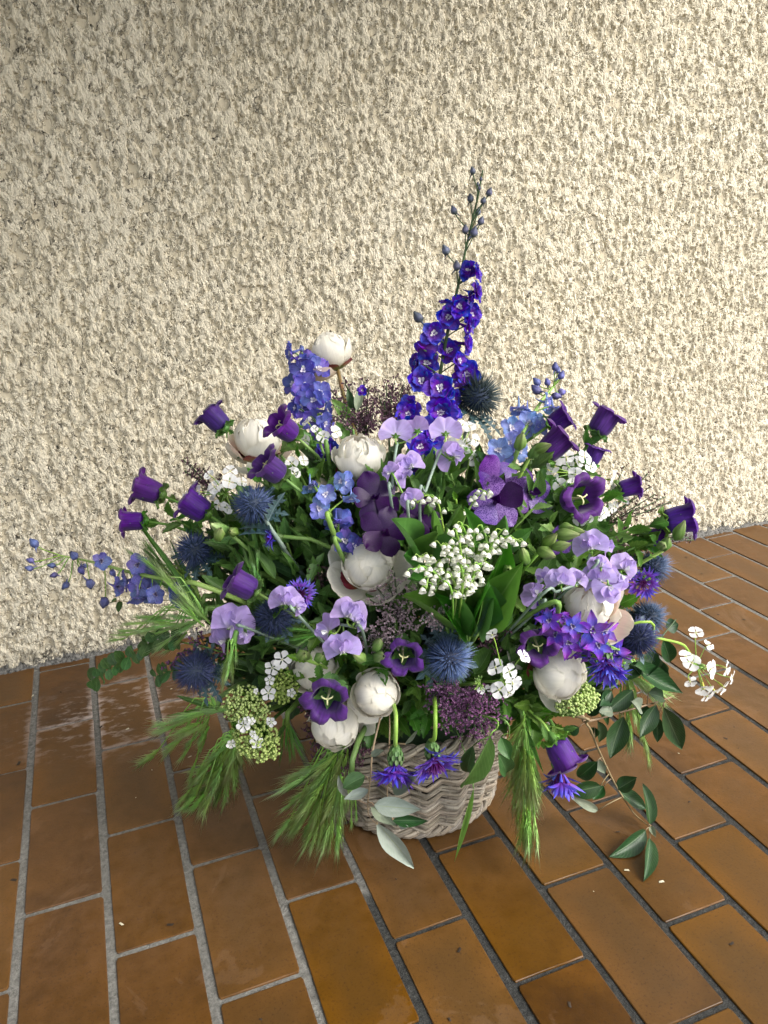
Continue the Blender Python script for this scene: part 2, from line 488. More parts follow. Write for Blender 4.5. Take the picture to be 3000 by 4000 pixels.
# ------------------------------------------------------------------ petals and leaves
def sheet(L, W, prof, nu=6, nv=8, cup=0.0, curl=0.0, fold=0.0, ruf=0.0, rfreq=3.0, tooth=0.0, seed=0, twist=0.0):
    rr = random.Random(seed)
    ph = [rr.uniform(0, 6.28) for _ in range(4)]

    def fn(u, v):
        x0 = 2 * u - 1
        wd = W / 2 * prof(v)
        if tooth and abs(x0) > 0.99:
            wd *= 1 + tooth * (1 if int(round(v * nv)) % 2 else -1) * (1 if 0.08 < v < 0.95 else 0)
        x = x0 * wd
        if abs(curl) > 1e-4:
            a = curl * v
            y = L * math.sin(a) / curl
            z = L * (1 - math.cos(a)) / curl
        else:
            a = 0
            y, z = L * v, 0
        h = cup * W * x0 * x0 * prof(v) + fold * abs(x)
        h += ruf * W * abs(x0) ** 1.5 * math.sin(rfreq * 6.28 * v + ph[0] + (0 if x0 > 0 else 2.1)) * (0.3 + 0.7 * v)
        h += ruf * W * max(0, v - 0.6) * 2.0 * math.sin(rfreq * 3.1 * x0 + ph[1])
        if twist:
            c, sn = math.cos(twist * v), math.sin(twist * v)
            x, h = x * c - h * sn, x * sn + h * c
        return Vector((x, y - math.sin(a) * h, z + math.cos(a) * h))
    return MB().grid(fn, nu, nv)


def P_leaf(v, b=0.12, e=1.0): return max(0.03, (math.sin(math.pi * min(1, v ** 0.8)) ** 0.85)) if v < 0.999 else 0.02
def P_obov(v): return max(0.05, math.sin(math.pi * min(0.97, (0.06 + 0.94 * v) ** 1.5)) ** 0.7)
def P_round(v): return max(0.08, math.sqrt(max(0, 1 - (2 * min(0.985, max(0.015, v)) - 1) ** 2)))
def P_claw(v): return 0.16 + 0.84 * (max(0, (v - 0.2) / 0.8) ** 0.6) if v < 0.6 else max(0.15, math.sqrt(max(0, 1 - ((v - 0.62) / 0.4) ** 2)))
def P_lance(v): return max(0.03, math.sin(math.pi * v ** 0.75))
def P_fan(v): return max(0.08, min(1.0, v * 2.2)) * (1 if v < 0.75 else max(0.25, math.sqrt(max(0, 1 - ((v - 0.75) / 0.27) ** 2))))


LEAF = {}
LEAF['tooth'] = [sheet(1, 1, P_leaf, 4, 14, 0.10, c, 0.12, 0.04, 2, 0.16, k) for k, c in enumerate((0.5, -0.4, 0.9))]
LEAF['plain'] = [sheet(1, 1, P_leaf, 4, 9, 0.10, c, 0.15, 0.03, 1.4, 0, k) for k, c in enumerate((0.4, -0.5, 0.8))]
LEAF['lily'] = [sheet(1, 1, P_lance, 6, 12, 0.22, c, 0.10, 0.03, 1.0, 0, k) for k, c in enumerate((0.35, -0.35, 0.6))]
LEAF['lance'] = [sheet(1, 1, P_lance, 4, 9, 0.15, c, 0.1, 0.03, 1.5, 0, k) for k, c in enumerate((0.3, -0.6, 0.8))]
LEAF['round'] = [sheet(1, 1, P_round, 4, 6, 0.08, c, 0.06, 0.02, 1.0, 0, k) for k, c in enumerate((0.3, -0.3))]
_lc = {}


def leaf_mesh(kind, mat):
    k = R.randrange(len(LEAF[kind]))
    key = (kind, k, mat)
    if key not in _lc:
        _lc[key] = LEAF[kind][k].build('leaf', M[mat])
    return _lc[key]


def leaf(T, p, q, wd, kind='plain', mat='leaf', nrm=None, parent=None, name='leaf', label=None):
    nrm = nrm or (face(R.uniform(-0.5, 0.5), R.uniform(0, 0.7), 0.8))
    return T.add(name, leaf_mesh(kind, mat), yframe(p, q, nrm, wd), parent, label)


# ------------------------------------------------------------------ setting: floor of clinker tiles
h = 0.95
PX, PY = 0.1312 * h, 0.2685 * h            # pitch of the columns and of the rows
JX, JY = 0.0128, 0.0080                    # joint widths
X0 = -0.2258 * h
Y_EVEN = 0.970 * h

m, nt, out = new_mat('mortar')
geo = nd(nt, 'ShaderNodeNewGeometry').outputs['Position']
s3 = nd(nt, 'ShaderNodeSeparateXYZ', {0: geo})
n1 = noise_(nt, geo, 9.0, 4.0, 0.6)
n2 = noise_(nt, geo, 140.0, 5.0, 0.7)
n3 = noise_(nt, geo, 420.0, 3.0, 0.7)
# damp, dark joints on the open side; dry, pale ones under the wall and on the sheltered side
da = mth(nt, 'SUBTRACT', mth(nt, 'MULTIPLY', s3.outputs[0], 1.0), mth(nt, 'MULTIPLY', s3.outputs[1], 0.74))
da = mth(nt, 'ADD', da, mth(nt, 'MULTIPLY_ADD', n1, 0.22, 0.28))
db = mth(nt, 'SUBTRACT', 1.34, s3.outputs[1])
db = mth(nt, 'ADD', db, mth(nt, 'MULTIPLY_ADD', n1, 0.3, -0.28))
wet = mth(nt, 'MULTIPLY', ramp(nt, da, [(0.0, 0.0), (0.03, 1.0)]), ramp(nt, db, [(0.0, 0.0), (0.08, 1.0)]))
dry = ramp(nt, n2, [(0.30, (0.085, 0.083, 0.075)), (0.55, (0.19, 0.187, 0.17)), (0.8, (0.30, 0.295, 0.275))])
dry = mixc(nt, ramp(nt, n1, [(0.35, 0.0), (0.7, 0.5)]), dry, (0.13, 0.13, 0.12))
damp = ramp(nt, n2, [(0.35, (0.018, 0.019, 0.018)), (0.6, (0.04, 0.041, 0.038)), (0.74, (0.09, 0.09, 0.085))])
c = mixc(nt, wet, dry, damp)
p = nd(nt, 'ShaderNodeBsdfPrincipled', {'Base Color': c, 'Roughness': 0.85, 'Specular IOR Level': 0.3})
bb = nd(nt, 'ShaderNodeBump', {'Height': mth(nt, 'ADD', n2, mth(nt, 'MULTIPLY', n3, 0.5)), 'Strength': 0.9, 'Distance': 0.004})
nt.links.new(bb.outputs[0], p.inputs['Normal'])
nt.links.new(p.outputs[0], out.inputs[0])
M['mortar'] = m

m, nt, out = new_mat('clinker_tile')
oi = nd(nt, 'ShaderNodeObjectInfo').outputs['Random']
geo = nd(nt, 'ShaderNodeNewGeometry').outputs['Position']
s3 = nd(nt, 'ShaderNodeSeparateXYZ', {0: geo})
uv, x, y = uvxy(nt)
rv = nd(nt, 'ShaderNodeCombineXYZ', {0: mth(nt, 'MULTIPLY', oi, 31.0), 1: mth(nt, 'MULTIPLY', oi, 17.0), 2: 0.0}).outputs[0]
gp = nd(nt, 'ShaderNodeVectorMath', {0: geo, 1: rv}, operation='ADD').outputs[0]
big = noise_(nt, gp, 7.0, 3.0, 0.55, 0.4)
mid = noise_(nt, gp, 45.0, 4.0, 0.6)
fine = noise_(nt, gp, 260.0, 3.0, 0.7)
f = mth(nt, 'ADD', mth(nt, 'MULTIPLY', big, 0.75), mth(nt, 'ADD', mth(nt, 'MULTIPLY', mid, 0.2), mth(nt, 'MULTIPLY', oi, 0.16)))
c = ramp(nt, f, [(0.34, (0.047, 0.021, 0.004)), (0.50, (0.077, 0.034, 0.005)), (0.64, (0.106, 0.046, 0.007)), (0.80, (0.130, 0.055, 0.009))])
# greener, darker firing core and orange rims
ex = mth(nt, 'MULTIPLY', mth(nt, 'MINIMUM', x, mth(nt, 'SUBTRACT', 1.0, x)), 0.5)
ey = mth(nt, 'MINIMUM', y, mth(nt, 'SUBTRACT', 1.0, y))
ed = mth(nt, 'MINIMUM', ex, ey)
core = mth(nt, 'MULTIPLY', ramp(nt, ed, [(0.02, 0.0), (0.17, 1.0)]), ramp(nt, mth(nt, 'ADD', big, mth(nt, 'MULTIPLY_ADD', oi, 0.4, -0.2)), [(0.42, 0.0), (0.6, 1.0)]))
c = mixc(nt, mth(nt, 'MULTIPLY', core, 0.65), c, (0.066, 0.034, 0.010))
c = mixc(nt, ramp(nt, fine, [(0.32, 0.55), (0.45, 0.0)]), c, (0.030, 0.014, 0.008))
c = vary(nt, c, 0.006, 0.16, 0.10)
# lime bloom on the tiles by the wall at the left
dx = mth(nt, 'DIVIDE', mth(nt, 'SUBTRACT', s3.outputs[0], -0.04), 0.26)
dy = mth(nt, 'DIVIDE', mth(nt, 'SUBTRACT', s3.outputs[1], 1.56), 0.19)
rr_ = mth(nt, 'SQRT', mth(nt, 'ADD', mth(nt, 'MULTIPLY', dx, dx), mth(nt, 'MULTIPLY', dy, dy)))
lm = nd(nt, 'ShaderNodeMapping', {'Vector': geo, 'Rotation': (0, 0, 0.5), 'Scale': (26, 60, 1)}).outputs[0]
ln = noise_(nt, lm, 1.0, 5.0, 0.65)
eb = ramp(nt, ed, [(0.0, 0.20), (0.06, 0.0)])
lime = mth(nt, 'MULTIPLY', ramp(nt, rr_, [(0.3, 1.0), (1.0, 0.0)]), ramp(nt, mth(nt, 'ADD', ln, eb), [(0.53, 0.0), (0.74, 1.0)]))
c = mixc(nt, mth(nt, 'MULTIPLY', lime, 0.75), c, (0.48, 0.42, 0.39))
# thin dust, more towards the wall
dust = mth(nt, 'MULTIPLY', ramp(nt, s3.outputs[1], [(0.75, 0.0), (1.7, 1.0)]), ramp(nt, mid, [(0.3, 0.15), (0.7, 0.5)]))
c = mixc(nt, mth(nt, 'MULTIPLY', dust, 0.35), c, (0.22, 0.13, 0.08))
# dried splash marks
sm = noise_(nt, geo, 5.0, 6.0, 0.6, 1.2)
spl = ramp(nt, sm, [(0.60, 0.0), (0.615, 1.0), (0.66, 1.0), (0.68, 0.0)])
c = mixc(nt, mth(nt, 'MULTIPLY', spl, 0.05), c, (0.40, 0.26, 0.17))
ro = mth(nt, 'ADD', mth(nt, 'MULTIPLY_ADD', mid, 0.20, 0.28), mth(nt, 'ADD', mth(nt, 'MULTIPLY', spl, 0.06), mth(nt, 'MULTIPLY', mth(nt, 'ADD', lime, dust), 0.28)))
p = nd(nt, 'ShaderNodeBsdfPrincipled', {'Base Color': c, 'Roughness': ro, 'Specular IOR Level': 0.30})
bb = nd(nt, 'ShaderNodeBump', {'Height': mth(nt, 'ADD', mth(nt, 'MULTIPLY', big, 3.0), mth(nt, 'ADD', mid, mth(nt, 'MULTIPLY', fine, 0.35))), 'Strength': 0.16, 'Distance': 0.003})
nt.links.new(bb.outputs[0], p.inputs['Normal'])
nt.links.new(p.outputs[0], out.inputs[0])
M['tile'] = m

b = MB()
b.grid(lambda u, v: Vector((-4 + 12 * u, -3 + (WALL_Y + 3.2) * v, -0.0028)), 24, 12)
floor = link_obj('floor', b.build('floor', M['mortar'], False))
floor['kind'] = 'structure'
floor['label'] = 'floor of glossy orange brown clinker tiles with grey mortar joints'


def tile_mesh(lx, ly, seed):
    rr = random.Random(seed)
    bv, th = 0.0010, 0.012
    cs = []
    for sx, sy in ((-1, -1), (1, -1), (1, 1), (-1, 1)):
        cs.append((sx * lx / 2 + rr.uniform(-.0008, .0008), sy * ly / 2 + rr.uniform(-.0008, .0008)))

    def loop(ins, z):
        o_ = []
        for k in range(4):
            n0, n1_ = cs[k], cs[(k + 1) % 4]
            for t in (0.02, 0.35, 0.68, 0.98):
                px_, py_ = n0[0] + (n1_[0] - n0[0]) * t, n0[1] + (n1_[1] - n0[1]) * t
                j = rr.uniform(-.0004, .0004)
                f_ = 1 - ins / (lx / 2)
                g_ = 1 - ins / (ly / 2)
                o_.append((px_ * f_ + j, py_ * g_ + j, z))
        return o_
    vs = loop(0, -th) + loop(0, -bv) + loop(bv * 0.35, -bv * 0.4) + loop(bv * 1.1, 0)
    n = 16
    fs = []
    for r_ in range(3):
        for k in range(n):
            fs.append((r_ * n + k, r_ * n + (k + 1) % n, (r_ + 1) * n + (k + 1) % n, (r_ + 1) * n + k))
    fs.append(tuple(3 * n + k for k in range(n)))
    uvs = [(q[0] / lx + .5, q[1] / ly + .5) for q in vs]
    return MB().add(vs, fs, uvs).build('tile', M['tile'], False)


TILES = [tile_mesh(PX - JX, PY - JY, k) for k in range(5)]
tiles_n = 0
for ci in range(-5, 22):
    cx = X0 + PX * (ci + 0.5)
    off = Y_EVEN if ci % 2 == 1 else Y_EVEN - PY / 2
    for rj in range(-4, 6):
        y0, y1 = off + rj * PY, off + (rj + 1) * PY
        if y0 > WALL_Y - 0.035:
            continue
        cut = y1 > WALL_Y - 0.004
        if cut:
            y1 = WALL_Y - 0.004 + JY / 2
        cy = (y0 + y1) / 2
        q = Vector((cx, cy, 0)) - CAM
        zc = q.dot(FW)
        if zc < 0.25:
            continue
        u_, v_ = 1500 + 3042 * q.dot(RT) / zc, 2000 - 3042 * q.dot(UP) / zc
        if not (-700 < u_ < 3700 and v_ < 4800):
            continue
        if cut:
            ms = tile_mesh(PX - JX, y1 - y0 - JY, 50 + ci)
        else:
            ms = TILES[R.randrange(5)]
        o = link_obj('tile', ms)
        o.parent = floor
        o.location = (cx + R.uniform(-.001, .001), cy + R.uniform(-.001, .001), R.uniform(-.0008, .0006))
        o.rotation_euler = (R.uniform(-.003, .003), R.uniform(-.004, .004), R.uniform(-.004, .004) + (math.pi if R.random() < .5 and not cut else 0))
        tiles_n += 1

# ------------------------------------------------------------------ setting: roughcast wall
m, nt, out = new_mat('roughcast')
tc = nd(nt, 'ShaderNodeTexCoord').outputs['Object']
mp = nd(nt, 'ShaderNodeMapping', {'Vector': tc, 'Scale': (1.0, 1.0, 0.62), 'Rotation': (0, 0.28, 0)}).outputs[0]
wq = nd(nt, 'ShaderNodeTexNoise', {'Vector': mp, 'Scale': 70.0, 'Detail': 2.0}).outputs[1]
mpw = nd(nt, 'ShaderNodeVectorMath', {0: mp, 1: nd(nt, 'ShaderNodeVectorMath', {0: wq, 'Scale': 0.012}, operation='SCALE').outputs[0]}, operation='ADD').outputs[0]
vo = nd(nt, 'ShaderNodeTexVoronoi', {'Vector': mpw, 'Scale': 74.0, 'Randomness': 1.0}, feature='SMOOTH_F1')
vo.inputs['Smoothness'].default_value = 0.35
lump = ramp(nt, vo.outputs[0], [(0.10, 1.0), (0.62, 0.0)])
n1 = noise_(nt, mp, 60.0, 4.0, 0.6)
n0 = noise_(nt, tc, 9.0, 3.0, 0.5)
n2 = noise_(nt, mp, 190.0, 4.0, 0.65)
na = noise_(nt, mpw, 88.0, 3.0, 0.55)
nb = noise_(nt, mpw, 38.0, 2.0, 0.5)
cov = mth(nt, 'ADD', mth(nt, 'MULTIPLY', na, 0.72), mth(nt, 'ADD', mth(nt, 'MULTIPLY', nb, 0.28), mth(nt, 'MULTIPLY_ADD', n0, 0.08, -0.04)))
gap = ramp(nt, cov, [(0.41, 0.0), (0.50, 1.0)])                  # 0 in the low gaps, which take the darker tan
top = ramp(nt, cov, [(0.46, 0.0), (0.72, 1.0)])
hgt = mth(nt, 'ADD', mth(nt, 'MULTIPLY', gap, 0.48), mth(nt, 'ADD', mth(nt, 'MULTIPLY', top, 0.52), mth(nt, 'ADD', mth(nt, 'MULTIPLY', lump, 0.14), mth(nt, 'MULTIPLY', n2, mth(nt, 'MULTIPLY_ADD', gap, 0.17, 0.06)))))
n3 = noise_(nt, tc, 2.2, 3.0, 0.5)
coat = mixc(nt, ramp(nt, n3, [(0.3, 0.0), (0.7, 1.0)]), (0.58, 0.53, 0.405), (0.62, 0.575, 0.455))
coat = mixc(nt, ramp(nt, n2, [(0.3, 0.18), (0.6, 0.0)]), coat, (0.45, 0.41, 0.32))
base = (0.52, 0.465, 0.345)
c = mixc(nt, ramp(nt, gap, [(0.05, 0.0), (0.4, 1.0)]), base, coat)
sp = noise_(nt, tc, 16.0, 5.0, 0.7)
c = mixc(nt, ramp(nt, sp, [(0.74, 0.0), (0.80, 0.25)]), c, (0.33, 0.28, 0.20))
zz = nd(nt, 'ShaderNodeSeparateXYZ', {0: tc}).outputs[2]
ds = noise_(nt, tc, 130.0, 4.0, 0.7)
dirt = mth(nt, 'MULTIPLY', ramp(nt, mth(nt, 'ADD', zz, mth(nt, 'MULTIPLY_ADD', n0, 0.05, -0.025)), [(0.012, 1.0), (0.05, 0.0)]), ramp(nt, ds, [(0.46, 0.0), (0.54, 1.0)]))
c = mixc(nt, mth(nt, 'MULTIPLY', dirt, 0.85), c, (0.06, 0.058, 0.055))
p = nd(nt, 'ShaderNodeBsdfPrincipled', {'Base Color': c, 'Roughness': 0.92, 'Specular IOR Level': 0.2})
nt.links.new(p.outputs[0], out.inputs[0])
dsp = nd(nt, 'ShaderNodeDisplacement', {'Height': hgt, 'Midlevel': 0.0, 'Scale': 0.0125})
nt.links.new(dsp.outputs[0], out.inputs['Displacement'])
m.displacement_method = 'BOTH'
M['wall'] = m

WX0, WX1, WZ1 = -0.75, 2.95, 1.75
st = 0.0036
nx_, nz_ = int((WX1 - WX0) / st), int((WZ1 - 0.004) / st)
gx, gz = np.meshgrid(np.linspace(WX0, WX1, nx_ + 1), np.linspace(0.004, WZ1, nz_ + 1))
co = np.stack([gx.ravel() - 1.0, np.zeros(gx.size), gz.ravel()], 1).astype(np.float32)
idx = np.arange(gx.size, dtype=np.int32).reshape(gx.shape)
qd = np.stack([idx[:-1, :-1], idx[:-1, 1:], idx[1:, 1:], idx[1:, :-1]], -1).reshape(-1, 4)
me = bpy.data.meshes.new('render_coat')
me.vertices.add(len(co))
me.vertices.foreach_set('co', co.ravel())
me.loops.add(qd.size)
me.loops.foreach_set('vertex_index', qd.ravel())
me.polygons.add(len(qd))
me.polygons.foreach_set('loop_start', np.arange(0, qd.size, 4, dtype=np.int32))
me.polygons.foreach_set('loop_total', np.full(len(qd), 4, dtype=np.int32))
me.polygons.foreach_set('use_smooth', np.ones(len(qd), dtype=bool))
me.materials.append(M['wall'])
me.update(calc_edges=True)
wall = Thing('roughcast_wall', 'cream roughcast rendered wall standing behind the flower basket', 'wall', (1.0, WALL_Y, 0))
wall.add('render_coat', me, Matrix.Translation((1.0, WALL_Y, 0)))
b = MB()      # the masonry behind the coat, running on beyond the frame
b.add([(-4, .004, 0), (7, .004, 0), (7, .25, 0), (-4, .25, 0), (-4, .004, 3.0), (7, .004, 3.0), (7, .25, 3.0), (-4, .25, 3.0)],
      [(0, 1, 5, 4), (1, 2, 6, 5), (2, 3, 7, 6), (3, 0, 4, 7), (4, 5, 6, 7)], [(0, 0)] * 8)
M['masonry'] = plain_mat('plain_render', (0.66, 0.60, 0.49), (0.74, 0.69, 0.58), 60, 0.9, 0, 0.2)
wall.add('masonry', b.build('masonry', M['masonry'], False), Matrix.Translation((1.0 - 1.5, WALL_Y, 0)))
# dirty mortar bead in the corner of wall and floor
rb = random.Random(3)
rows = []
N_ = 900
M['bead'] = plain_mat('dirty_mortar_bead', (0.014, 0.014, 0.014), (0.20, 0.195, 0.18), 170, 0.9, 0, 0.2, 0.0, 0.0, 0.8)
ja = [0.0] * (N_ + 1)
jb = [0.0] * (N_ + 1)
for arr, amp in ((ja, .006), (jb, .004)):
    cur = 0
    for k in range(N_ + 1):
        cur = cur * 0.8 + rb.uniform(-1, 1) * amp * 0.6
        arr[k] = cur
prof = [(-0.020, -0.004), (-0.017, 0.003), (-0.010, 0.008), (-0.004, 0.018), (0.004, 0.026)]


def bead_fn(u, v):
    k = int(round(u * N_))
    j = int(round(v * 4))
    y_, z_ = prof[j]
    g = 0.5 + 0.5 * math.sin(u * 37) * math.sin(u * 91 + 1)
    return Vector((WX0 + (WX1 - WX0) * u - 1.0, y_ * (0.75 + 0.4 * g) + ja[k] * (1 if j < 4 else 0) * .7 + rb.uniform(-.0016, .0016), max(-0.004, z_ * (0.7 + 0.5 * g) + jb[k] * (j / 4) + rb.uniform(-.0016, .0016))))


b = MB().grid(bead_fn, N_, 4)
wall.add('mortar_bead', b.build('mortar_bead', M['bead']), Matrix.Translation((1.0, WALL_Y, 0)))

# ------------------------------------------------------------------ unseen soffit of the inferred covered walk, added to shade the wall's upper left
b = MB()
rx0, rx1, ry0, rz0, rz1 = -4.0, 1.75, -0.5, 2.45, 2.65
b.add([(rx0, ry0, rz0), (rx1, ry0, rz0), (rx1, WALL_Y - .03, rz0), (rx0, WALL_Y - .03, rz0), (rx0, ry0, rz1), (rx1, ry0, rz1), (rx1, WALL_Y - .03, rz1), (rx0, WALL_Y - .03, rz1)],
      [(0, 3, 2, 1), (4, 5, 6, 7), (0, 1, 5, 4), (1, 2, 6, 5), (2, 3, 7, 6), (3, 0, 4, 7)], [(0, 0)] * 8)
M['concrete'] = plain_mat('pale_concrete', (0.42, 0.40, 0.36), (0.50, 0.48, 0.44), 8, 0.9, 0, 0.2)
ceil = link_obj('ceiling', b.build('ceiling', M['concrete'], False))
ceil['kind'] = 'structure'

# ------------------------------------------------------------------ basket
hb, rb0, rt0 = 0.185, 0.139, 0.166          # height, foot radius, rim radius


def brad(z): return rb0 + (rt0 - rb0) * (max(0, z) / hb) ** 0.85 + 0.006 * math.sin(math.pi * min(1, max(0, z) / hb))


def rattan(name, a, bcol, c2):
    m, nt, out = new_mat(name)
    uv, x, y = uvxy(nt)
    oi = nd(nt, 'ShaderNodeObjectInfo').outputs['Random']
    sh = nd(nt, 'ShaderNodeCombineXYZ', {0: mth(nt, 'MULTIPLY', oi, 9.0), 1: mth(nt, 'MULTIPLY', oi, 31.0), 2: 0.0}).outputs[0]
    mp = nd(nt, 'ShaderNodeMapping', {'Vector': uv, 'Scale': (7.0, 9.0, 1)}).outputs[0]
    mp = nd(nt, 'ShaderNodeVectorMath', {0: mp, 1: sh}, operation='ADD').outputs[0]
    st_ = noise_(nt, mp, 1.0, 5.0, 0.65)
    mp2 = nd(nt, 'ShaderNodeMapping', {'Vector': mp, 'Scale': (0.25, 1.0, 1)}).outputs[0]
    pt = noise_(nt, mp2, 0.7, 3.0, 0.6)
    c = mixc(nt, ramp(nt, st_, [(0.32, 0.0), (0.62, 1.0)]), bcol, a)
    c = mixc(nt, ramp(nt, pt, [(0.48, 0.0), (0.62, 0.75)]), c, c2)
    ring = mth(nt, 'PINGPONG', mth(nt, 'MULTIPLY', y, 23.0), 0.5)        # nodes of the cane
    c = mixc(nt, ramp(nt, ring, [(0.0, 0.7), (0.02, 0.0)]), c, bcol)
    c = vary(nt, c, 0.02, 0.4, 0.3)
    thin(nt, out, c, 0.6, 0.0, 0.35, st_, 0.5, 0.003)
    return m


M['cane'] = rattan('weathered_cane', (0.44, 0.39, 0.31), (0.045, 0.037, 0.029), (0.24, 0.20, 0.145))
bask = Thing('wicker_basket', 'round weathered grey brown wicker basket standing on the tiles', 'basket', BC)
NST = 19
for k in range(NST):                        # upright stakes
    a = 2 * math.pi * k / NST + 0.1
    pts = []
    for j in range(6):
        z = 0.004 + (hb + 0.004) * j / 5
        r_ = brad(z) - 0.001
        pts.append(BC + Vector((r_ * math.cos(a), r_ * math.sin(a), z)))
    bask.tube('stake', pts, 0.0045, M['cane'], 6)
ROWS = 25
for row in range(ROWS):
    z0 = 0.012 + (hb - 0.014) * row / (ROWS - 1)
    rc = R.uniform(0.0031, 0.0040)
    start = R.uniform(0, 6.28)
    segs = 3
    for sgi in range(segs):
        a0 = start + sgi * 2 * math.pi / segs
        a1 = a0 + 2 * math.pi / segs + 0.10
        pts, rs = [], []
        n = 78
        wob = R.uniform(0, 6.28)
        for j in range(n + 1):
            a = a0 + (a1 - a0) * j / n
            s_ = 2 / math.pi * math.asin(math.sin(NST * (a - 0.1) + 0.25 * math.sin(row * 1.7) + wob * .05)) * 1.1
            z = z0 - 0.0027 * s_ + 0.0010 * math.sin(3.1 * a + wob)
            r_ = brad(z0) + 0.0050 * s_ + (0.0022 if row % 2 else -0.0012) + 0.0008 * math.sin(7 * a + wob) - (0.003 if j in (0, n) else 0)
            pts.append(BC + Vector((r_ * math.cos(a), r_ * math.sin(a), z)))
            rs.append(rc * (1 + 0.08 * math.sin(11 * a + wob)))
        bask.tube('wicker_strand', pts, rs, M['cane'], 7)
for k in range(3):                          # plaited foot and rim
    for (zc_, rr__, nm, am) in ((0.010, rb0 + 0.008, 'foot_braid', 0.0055), (hb + 0.006, rt0 + 0.006, 'rim_braid', 0.008)):
        pts = []
        n = 120
        for j in range(n + 1):
            a = 2 * math.pi * j / n
            ph = 17 * a + k * 2.094
            r_ = rr__ + am * math.cos(ph)
            pts.append(BC + Vector((r_ * math.cos(a), r_ * math.sin(a), zc_ + am * 0.75 * math.sin(ph) + (0.0006 if nm == 'foot_braid' else 0))))
        bask.tube(nm, pts, 0.0052, M['cane'], 7)
b = MB()
b.grid(lambda u, v: Vector(((brad(hb * v) - 0.014) * math.cos(6.28318 * u), (brad(hb * v) - 0.014) * math.sin(6.28318 * u), 0.006 + (hb - 0.012) * v)), 32, 4, 0, True)
bask.add('liner', b.build('liner', M['liner']), Matrix.Translation(BC))
foam = Thing('floral_foam', 'dark green block of floral foam hidden in the wicker basket', 'floral foam', BC + Vector((0, 0, 0.02)))
b = MB()
b.grid(lambda u, v: Vector((0.13 * math.cos(6.28318 * u) * (1 if v < .7 else max(0.001, (1 - v) / .3)), 0.13 * math.sin(6.28318 * u) * (1 if v < .7 else max(0.001, (1 - v) / .3)), 0.15 * min(1, v / .7) + (0.012 * (v - .7) / .3 if v > .7 else 0))), 24, 8, 0, True)
foam.add('foam_block', b.build('foam_block', M['foam']), Matrix.Translation(BC + Vector((0, 0, 0.02))))


def root():
    a, r_ = R.uniform(0, 6.28), 0.08 * math.sqrt(R.random())
    return BC + Vector((r_ * math.cos(a), r_ * math.sin(a), 0.165))


def stem_pts(p, d, rt, n=10, pull=0.35):
    """from a flower at p (facing d) back to the foam at rt"""
    L = (p - rt).length
    over = Vector((0, 0, 0.10 + 0.15 * max(0, 0.25 - p.z)))
    out_ = (p - rt)
    out_.z = 0
    return bez(p, p - d * L * pull, rt + over + out_ * 0.25, rt, n)


# ------------------------------------------------------------------ peonies
def peony_petal(th1, hw, seed, rs=1.0, flare=0.0, torn=0.05):
    rr = random.Random(seed)
    ph = [rr.uniform(0, 6.28) for _ in range(5)]

    def fn(u, v):
        x0 = 2 * u - 1
        edge = 1 + torn * (math.sin(4 * x0 + ph[0]) * 0.5 + math.sin(9 * x0 + ph[1]) * 0.35 + math.sin(17 * x0 + ph[4]) * 0.2) * v
        th = math.radians(14 + (th1 - 14) * v * edge * (1 - 0.10 * x0 * x0))
        prof = 0.30 + 0.70 * min(1, v / .45) ** .8 if v < .62 else math.sqrt(max(0.05, 1 - ((v - .62) / .46) ** 2.4))
        bt = x0 * hw * prof
        r = rs * (1 + 0.035 * abs(x0) ** 3 + 0.022 * max(0, v - .8) / .2 + .02 * math.sin(8 * x0 + ph[0]) * max(0, v - .55) + 0.018 * math.sin(5 * v + ph[2] + 3 * x0) + 0.010 * math.sin(12 * x0 + ph[3] + 5 * v) * v + flare * v * v)
        return Vector((r * math.cos(bt) * math.sin(th), r * math.sin(bt), -r * math.cos(bt) * math.cos(th) * 1.06 + 1.0))
    return MB().grid(fn, 12, 14)


PE_IN = [peony_petal((205, 190, 215)[k], 0.98, k, (0.86, 0.895, 0.93)[k]).build('petal', M['peony']) for k in range(3)]
PE_MID = [peony_petal((170, 150, 185, 160)[k], 1.0, 10 + k, (0.985, 1.01, .96, 1.03)[k], 0.015).build('petal', M['peony']) for k in range(4)]
PE_CUP = [peony_petal((158, 148, 166, 152)[k], 0.80, 60 + k, (0.88, 0.93, .84, .97)[k], 0.04, .16).build('petal', M['peony']) for k in range(4)]
PE_OUT = [peony_petal((120, 135, 112, 128)[k], 1.0, 20 + k, 1.05, 0.06, 0.10).build('petal', M['peony']) for k in range(4)]
PE_OUTB = [peony_petal(124, 1.0, 30 + k, 1.05, 0.06, 0.06).build('petal', M['peony_blush']) for k in range(2)]
PE_SEP = [peony_petal(75, 0.5, 40 + k, 1.10, 0.06, 0.03).build('sepal', M['sepal_red']) for k in range(2)]
b = MB()
b.ball((0, 0, 0.95), 0.78, 0, 14, 10, 0.84)
PE_CORE = b.build('heart', M['peony_blush'])


